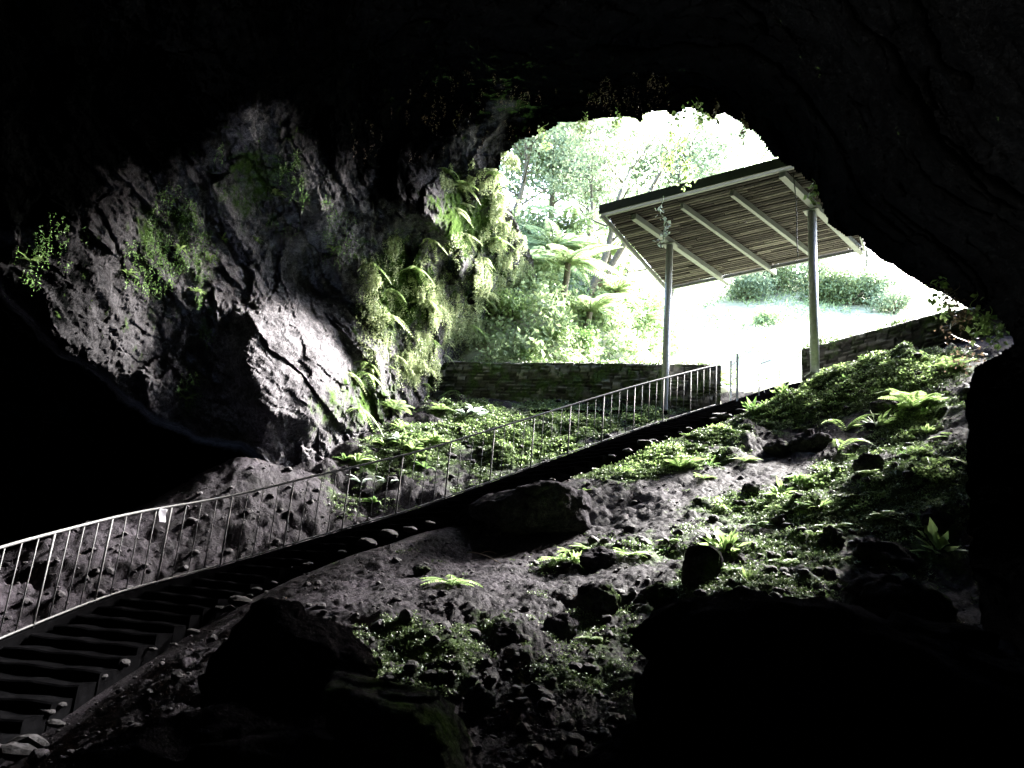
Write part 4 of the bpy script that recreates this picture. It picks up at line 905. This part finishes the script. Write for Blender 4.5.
# ------------------------------------------------------------------ outside: trees, tree ferns, bushes
def tree(base, h, lean, nbr, nleaf, lsz, mat, name, label, cat='tree', r=.12, spread=.45, start=.35, group=None):
    t_ = empty(name, base, label=label, cat=cat, group=group); mb = MB(); cr_ = MB()
    t = np.linspace(0, 1, 10); c = np.asarray(base)+np.stack([lean[0]*t**1.3+.05*h*np.sin(t*5), lean[1]*t**1.3, h*t-.3*(1-t)], 1); mb.tube(c, np.linspace(r, r*.25, 10), 8)
    tips = []
    for b in range(nbr):
        s0 = start+(1-start)*b/max(nbr-1, 1); p0 = np.array([np.interp(s0, t, c[:, k]) for k in range(3)]); az = b*2.4+random.uniform(-.4, .4); l = h*spread*(1.15-s0*.6)*random.uniform(.7, 1.1)
        d = V(math.cos(az), math.sin(az), random.uniform(.35, 1.1)); tt = np.linspace(0, 1, 6)[:, None]; q = p0+d*l*tt+V(0, 0, 1)*.15*l*tt**2+unit(1)*.06*l*tt; mb.tube(q, np.linspace(r*.4*(1.1-s0*.5), r*.06, 6), 5)
        tips += list(q[3:]);
        for k_ in range(3):
            p1 = q[2+k_]; d2 = unit(1)[0]+d*.7+V(0, 0, .3); q2 = p1+d2*l*.35*np.linspace(0, 1, 4)[:, None]; mb.tube(q2, np.linspace(r*.1, r*.03, 4), 4); tips += list(q2[2:])
    mb.obj('trunk', M_bark, t_, True); tips = np.array(tips)
    ci = rng.integers(0, len(tips), nleaf); sgm = h*.045+.1
    p = tips[ci]+rng.normal(size=(nleaf, 3))*sgm*rng.uniform(.4, 1.3, len(tips))[ci][:, None]; s_ = lsz*rng.uniform(.6, 1.3, nleaf)
    leaves(cr_, p, unit(nleaf)+V(0, 0, -.3), s_*1.4, s_*.8, .12); cr_.obj('crown', mat, t_); return t_
def tree_fern(base, h, fl, label, seed, mat=M_leaf):
    t_ = empty('tree_fern', base, label=label, cat='tree fern'); mb = MB(); t = np.linspace(0, 1, 8); b = np.asarray(base)
    c = b+np.stack([.1*np.sin(t*3+seed), .1*np.cos(t*2), h*t-.2*(1-t)], 1); mb.tube(c, np.linspace(.13, .09, 8)+.01*np.sin(t*40), 9); mb.obj('trunk', M_bark, t_, True)
    f_ = fern_mesh(seed, 17, fl, .55, 1.0, 26, .22); v = np.vstack(f_.v)+c[-1]; m2 = MB(); m2.add(v, np.vstack(f_.f4), np.vstack(f_.f3) if f_.f3 else None); m2.obj('crown', M_out if mat is M_leaf else mat, t_); return t_
def bush(base, r, n, lsz, mat, label, name='bush', cat='bush', group=None, sq=.8):
    t_ = empty(name, base, label=label, cat=cat, group=group); b = np.asarray(base); mb = MB(); st = MB(); k_ = 22
    cen = unit(k_)*V(1, 1, sq)*r*.75*rng.uniform(.4, 1, k_)[:, None]; cen[:, 2] = np.abs(cen[:, 2])+r*.15
    for q in cen[:12]: st.tube([b, b+q*.5+unit(1)[0]*.08*r, b+q], [.03*r+.01, .02*r, .006], 5)
    i = rng.integers(0, k_, n); p = b+cen[i]+rng.normal(size=(n, 3))*r*.19; s_ = lsz*rng.uniform(.6, 1.3, n)
    leaves(mb, p, unit(n)+V(0, 0, .2), s_*1.4, s_*.8, .12); st.obj('stems', M_bark, t_); mb.obj('foliage', mat, t_); return t_
def onhill(px, py, Y, sink=0):
    p = P(px, py, Y); return V(p[0], p[1], gz(p[0], p[1])-sink)
tree_fern(onhill(560, 330, 22.5), 1.6, 1.9, 'tree fern on the bank left of the canopy post, lowest crown', 401)
tree_fern(onhill(605, 300, 25.5), 1.6, 2.0, 'tree fern with wide crown just left of the canopy corner', 402)
tree_fern(onhill(535, 260, 24.5), 1.8, 2.0, 'tree fern high on the bank beside the rock edge', 403)
tree_fern(onhill(640, 340, 27.5), 1.2, 1.9, 'tree fern seen between the bank and the left canopy post', 404)
tree_fern(onhill(510, 220, 23), 1.0, 1.7, 'tree fern leaning over the left edge of the cave mouth', 405)
tree(onhill(575, 280, 27), 6.5, (.6, 0), 11, 7000, .11, M_tree, 'slender_tree', 'slender grey-leaved tree rising at the upper left of the opening', r=.09, spread=.32)
tree(onhill(590, 290, 24.5), 6.2, (3.4, 0), 6, 500, .09, M_tree, 'leaning_tree', 'leaning bare-stemmed tree pointing up to the right above the canopy', r=.14, spread=.35, start=.45)
tree(onhill(583, 290, 24.), 5.2, (1.7, .3), 6, 500, .09, M_tree, 'leaning_tree', 'second leaning tree with a thick mossy trunk beside the slender one', r=.16, spread=.35, start=.45)
tree(onhill(665, 260, 36), 9, (1.2, 0), 12, 9000, .17, M_tree, 'hill_tree', 'light leafy tree standing above the canopy in the middle of the opening', r=.15)
tree(onhill(540, 250, 32), 8, (0, 0), 13, 12000, .17, M_tree, 'hill_tree', 'dense tree at the left rim of the opening', r=.16)
tree(onhill(735, 260, 42), 9, (.4, 0), 11, 6000, .18, M_tree, 'hill_tree', 'thin far tree above the right half of the canopy', r=.15)
tree(onhill(620, 250, 38), 10, (.5, 0), 13, 12000, .18, M_tree, 'hill_tree', 'broad pale tree filling the gap between the leaning stems', r=.16, start=.15)
tree(onhill(510, 200, 30), 7, (.8, 0), 12, 9000, .15, M_tree, 'hill_tree', 'pale tree hugging the upper left edge of the opening', r=.13, start=.15)
tree(onhill(580, 230, 33), 8, (.2, 0), 12, 9000, .16, M_out, 'hill_tree', 'bright tree behind the slender grey-leaved one', r=.13, start=.15)
for a_, b_, c_, h_, f_, l_, sd_ in [(520, 300, 22.5, .7, 1.7, 'tree fern low beside the rock edge with drooping pale fronds', 406), (585, 335, 23, .7, 1.8, 'tree fern spilling over the bank in front of the bushes', 407), (550, 290, 25, 1.0, 1.9, 'tree fern in the middle of the bank', 408), (615, 345, 25, .7, 1.6, 'low tree fern beside the left canopy post', 409), (570, 240, 26.5, 1.3, 2., 'tree fern high in the middle of the bank', 410)]:
    tree_fern(onhill(a_, b_, c_), h_, f_, l_, sd_, M_out)
bush(onhill(625, 300, 29), 2.3, 5200, .12, M_leaf, 'broad vivid green bush behind the left end of the canopy')
bush(onhill(585, 300, 28), 1.7, 3000, .12, M_leaf, 'green bush between the tree ferns')
bush(onhill(552, 215, 27), 1.8, 3200, .11, M_blue, 'blue green bush high on the bank')
bush(onhill(775, 300, 40), 2.6, 4200, .16, M_blue, 'dark bush far behind the canopy, left of the right post')
bush(onhill(845, 300, 38), 2.3, 4200, .15, M_blue, 'dark bush far behind, right of the right post')
bush(onhill(748, 302, 39), 1.7, 2600, .15, M_tree, 'low pale bush at the left end of the far hedge')
bush(onhill(808, 292, 41), 2.4, 3800, .16, M_tree, 'tall pale bush in the middle of the far hedge', sq=1.3)
bush(onhill(826, 306, 38), 1.5, 2400, .14, M_blue, 'small dark bush filling the gap in the far hedge')
bush(onhill(872, 300, 38), 1.8, 2600, .15, M_tree, 'ragged bush near the right end of the far hedge', sq=1.2)
bush(onhill(770, 318, 33), .9, 1200, .12, M_out, 'little bush on the open hillside below the far hedge')
tree(onhill(860, 290, 42), 7, (.6, 0), 9, 2200, .16, M_tree, 'hill_tree', 'small ragged tree above the far hedge at the right', r=.12)
bush(onhill(895, 300, 36), 1.6, 1600, .13, M_tree, 'thin twiggy bush at the right under the black ceiling')
bush(V(.35, 20.3, 5.8), .75, 2600, .07, M_leafy, 'low leafy bush behind the left end of the stone wall')
bush(onhill(580, 345, 22), .7, 1300, .07, M_leaf, 'small bush behind the middle of the left stone wall')
bush(V(P(505, 355, 20.5)[0], 20.45, 5.9), .8, 3200, .07, M_out, 'dense leafy bush directly behind the stone wall beside the rock edge')
bush(onhill(500, 335, 21), .9, 2000, .08, M_leafy, 'leafy bush between rock edge and left stone wall')
bush(onhill(622, 345, 22.5), .55, 900, .06, M_pale, 'pale flowering bush left of the canopy post')
bush(onhill(655, 345, 23), .5, 700, .06, M_pale, 'pale small bush right behind the left canopy post')
bush(onhill(590, 358, 20.6), .45, 700, .06, M_pale, 'low pale plant on top of the left stone wall')
for px, py, Y, sz, lb in [(703, 358, 19.6, 1.0, 'large upright fern behind the right end of the left stone wall'), (716, 330, 24, .7, 'bright green fern patch up the slope behind the wall'), (730, 338, 24, .7, 'yellowish fern beside the bright green patch'),
                          (655, 358, 20.2, .6, 'small fern behind the wall just left of the post'), (600, 350, 22, .8, 'dark fern amid the pale plants on the bank'), (548, 355, 21, .7, 'fern drooping over the left stone wall')]:
    b = onhill(px, py, Y); o = plant('big', px, py, sz, lb, 'fern', 'outdoor_fern', Y=Y, mat=M_leafy); o.location = tuple(b)
# bank of undergrowth (uncountable)
NU = 90000; xx = rng.uniform(-6, 7, NU); yy = 20+rng.uniform(0, 1, NU)**1.3*14; zz = ground_base(xx, yy); n_ = len(xx); ok = (xx < 3.+(yy-21)*.32+.8*np.sin(yy*1.7)) & (yy > 20.22-.27*xx) ; p = np.stack([xx, yy, zz], 1)[ok]; n_ = len(p)
cl = fbm(p*.9, 3, 71); mb = MB(); s_ = rng.uniform(.06, .17, n_)
leaves(mb, p+V(0, 0, 1)*(np.clip(cl+.35, 0, 1)*rng.uniform(0, 1.6, n_))[:, None]+unit(n_)*.12, unit(n_)+V(0, -.3, -.3), s_*1.6, s_*.8, .12)
mb.obj('undergrowth', M_out, None, kind='stuff', label='tangled leafy undergrowth covering the bank outside', cat='undergrowth')
xx = rng.uniform(4, 30, 26000); yy = rng.uniform(19.5, 48, 26000); p = np.stack([xx, yy, ground_base(xx, yy)], 1); k_ = fbm(p*V(.5, .5, .1), 3, 73) > .02
p = p[k_ & (yy > 19.8+.0*xx)]; n_ = len(p); mb = MB(); s_ = rng.uniform(.08, .2, n_)
leaves(mb, p+V(0, 0, 1)*rng.uniform(0, .35, n_)[:, None], unit(n_)+V(0, 0, .6), s_*1.6, s_*.5, .12); mb.obj('meadow', M_out, None, kind='stuff', label='pale sunlit grass and weeds on the open hillside outside', cat='grass')
# moss and ivy on the wall tops
mb = MB(); t = rng.uniform(0, 1, 4200); p = V(-3.2, 20.3, 5.86)*(1-t)[:, None]+V(5.05, 18.05, 5.83)*t[:, None]+np.stack([t*0, rng.uniform(.0, .42, 4200), rng.uniform(-.03, .06, 4200)], 1)
t = rng.uniform(0, 1, 3600); p2 = V(6.7, 16.85, 6.0)*(1-t)[:, None]+V(11, 14.45, 6.88)*t[:, None]+np.stack([t*0, rng.uniform(-.05, .42, 3600), rng.uniform(-.08, .09, 3600)+.12*np.clip(np.sin(t*19), 0, 1)], 1)
for q, lb in ((p, 'moss and small leaves along the top of the left stone wall'), (p2, 'moss and small leaves along the top of the right stone wall')):
    mb = MB(); n_ = len(q); s_ = rng.uniform(.02, .06, n_); leaves(mb, q, unit(n_)+V(0, -.3, .2), s_*1.3, s_, .12); mb.obj('wall_top_moss', M_moss, None, kind='stuff', label=lb, cat='moss')

# ------------------------------------------------------------------ light, world, camera
SUN_D = V(.575, .52, .63); SUN_D /= np.linalg.norm(SUN_D)
EXPO = 4.75
elev = math.asin(SUN_D[2]); azim = math.atan2(SUN_D[0], SUN_D[1])
w = bpy.data.worlds.new('World'); sc.world = w; w.use_nodes = True; nt = w.node_tree; nt.nodes.clear()
sky = nt.nodes.new('ShaderNodeTexSky'); sky.sky_type = 'NISHITA'; sky.sun_disc = False; sky.sun_elevation = elev; sky.sun_rotation = azim
sky.air_density = 1.; sky.dust_density = 2.5; sky.ozone_density = 1.
bg = nt.nodes.new('ShaderNodeBackground'); bg.inputs[1].default_value = .15; wo = nt.nodes.new('ShaderNodeOutputWorld')
nt.links.new(sky.outputs[0], bg.inputs[0]); nt.links.new(bg.outputs[0], wo.inputs[0])
L = bpy.data.lights.new('sun', 'SUN'); L.energy = 5.0; L.angle = math.radians(14); L.color = (1., .97, .92)
lo = bpy.data.objects.new('sun', L); C.objects.link(lo)
from mathutils import Vector, Matrix
lo.rotation_euler = Vector(tuple(SUN_D)).to_track_quat('Z', 'Y').to_euler()
cam = bpy.data.cameras.new('camera'); co = bpy.data.objects.new('camera', cam); C.objects.link(co)
cam.sensor_fit = 'HORIZONTAL'; cam.sensor_width = 36; cam.lens = 36*F/1024; cam.clip_start = .1; cam.clip_end = 1500
mw = Matrix(((cr[0], cu[0], -cf[0], 0), (cr[1], cu[1], -cf[1], 0), (cr[2], cu[2], -cf[2], 0), (0, 0, 0, 1)))
co.matrix_world = mw; sc.camera = co
vs = sc.view_settings; vs.view_transform = 'Standard'; vs.look = 'None'; vs.gamma = 1; vs.exposure = EXPO; vs.use_curve_mapping = False
sc.render.engine = 'CYCLES'; sc.cycles.use_denoising = True; sc.cycles.max_bounces = 5; sc.cycles.diffuse_bounces = 4; sc.cycles.glossy_bounces = 2; sc.cycles.transmission_bounces = 2
sc.cycles.caustics_reflective = False; sc.cycles.caustics_refractive = False
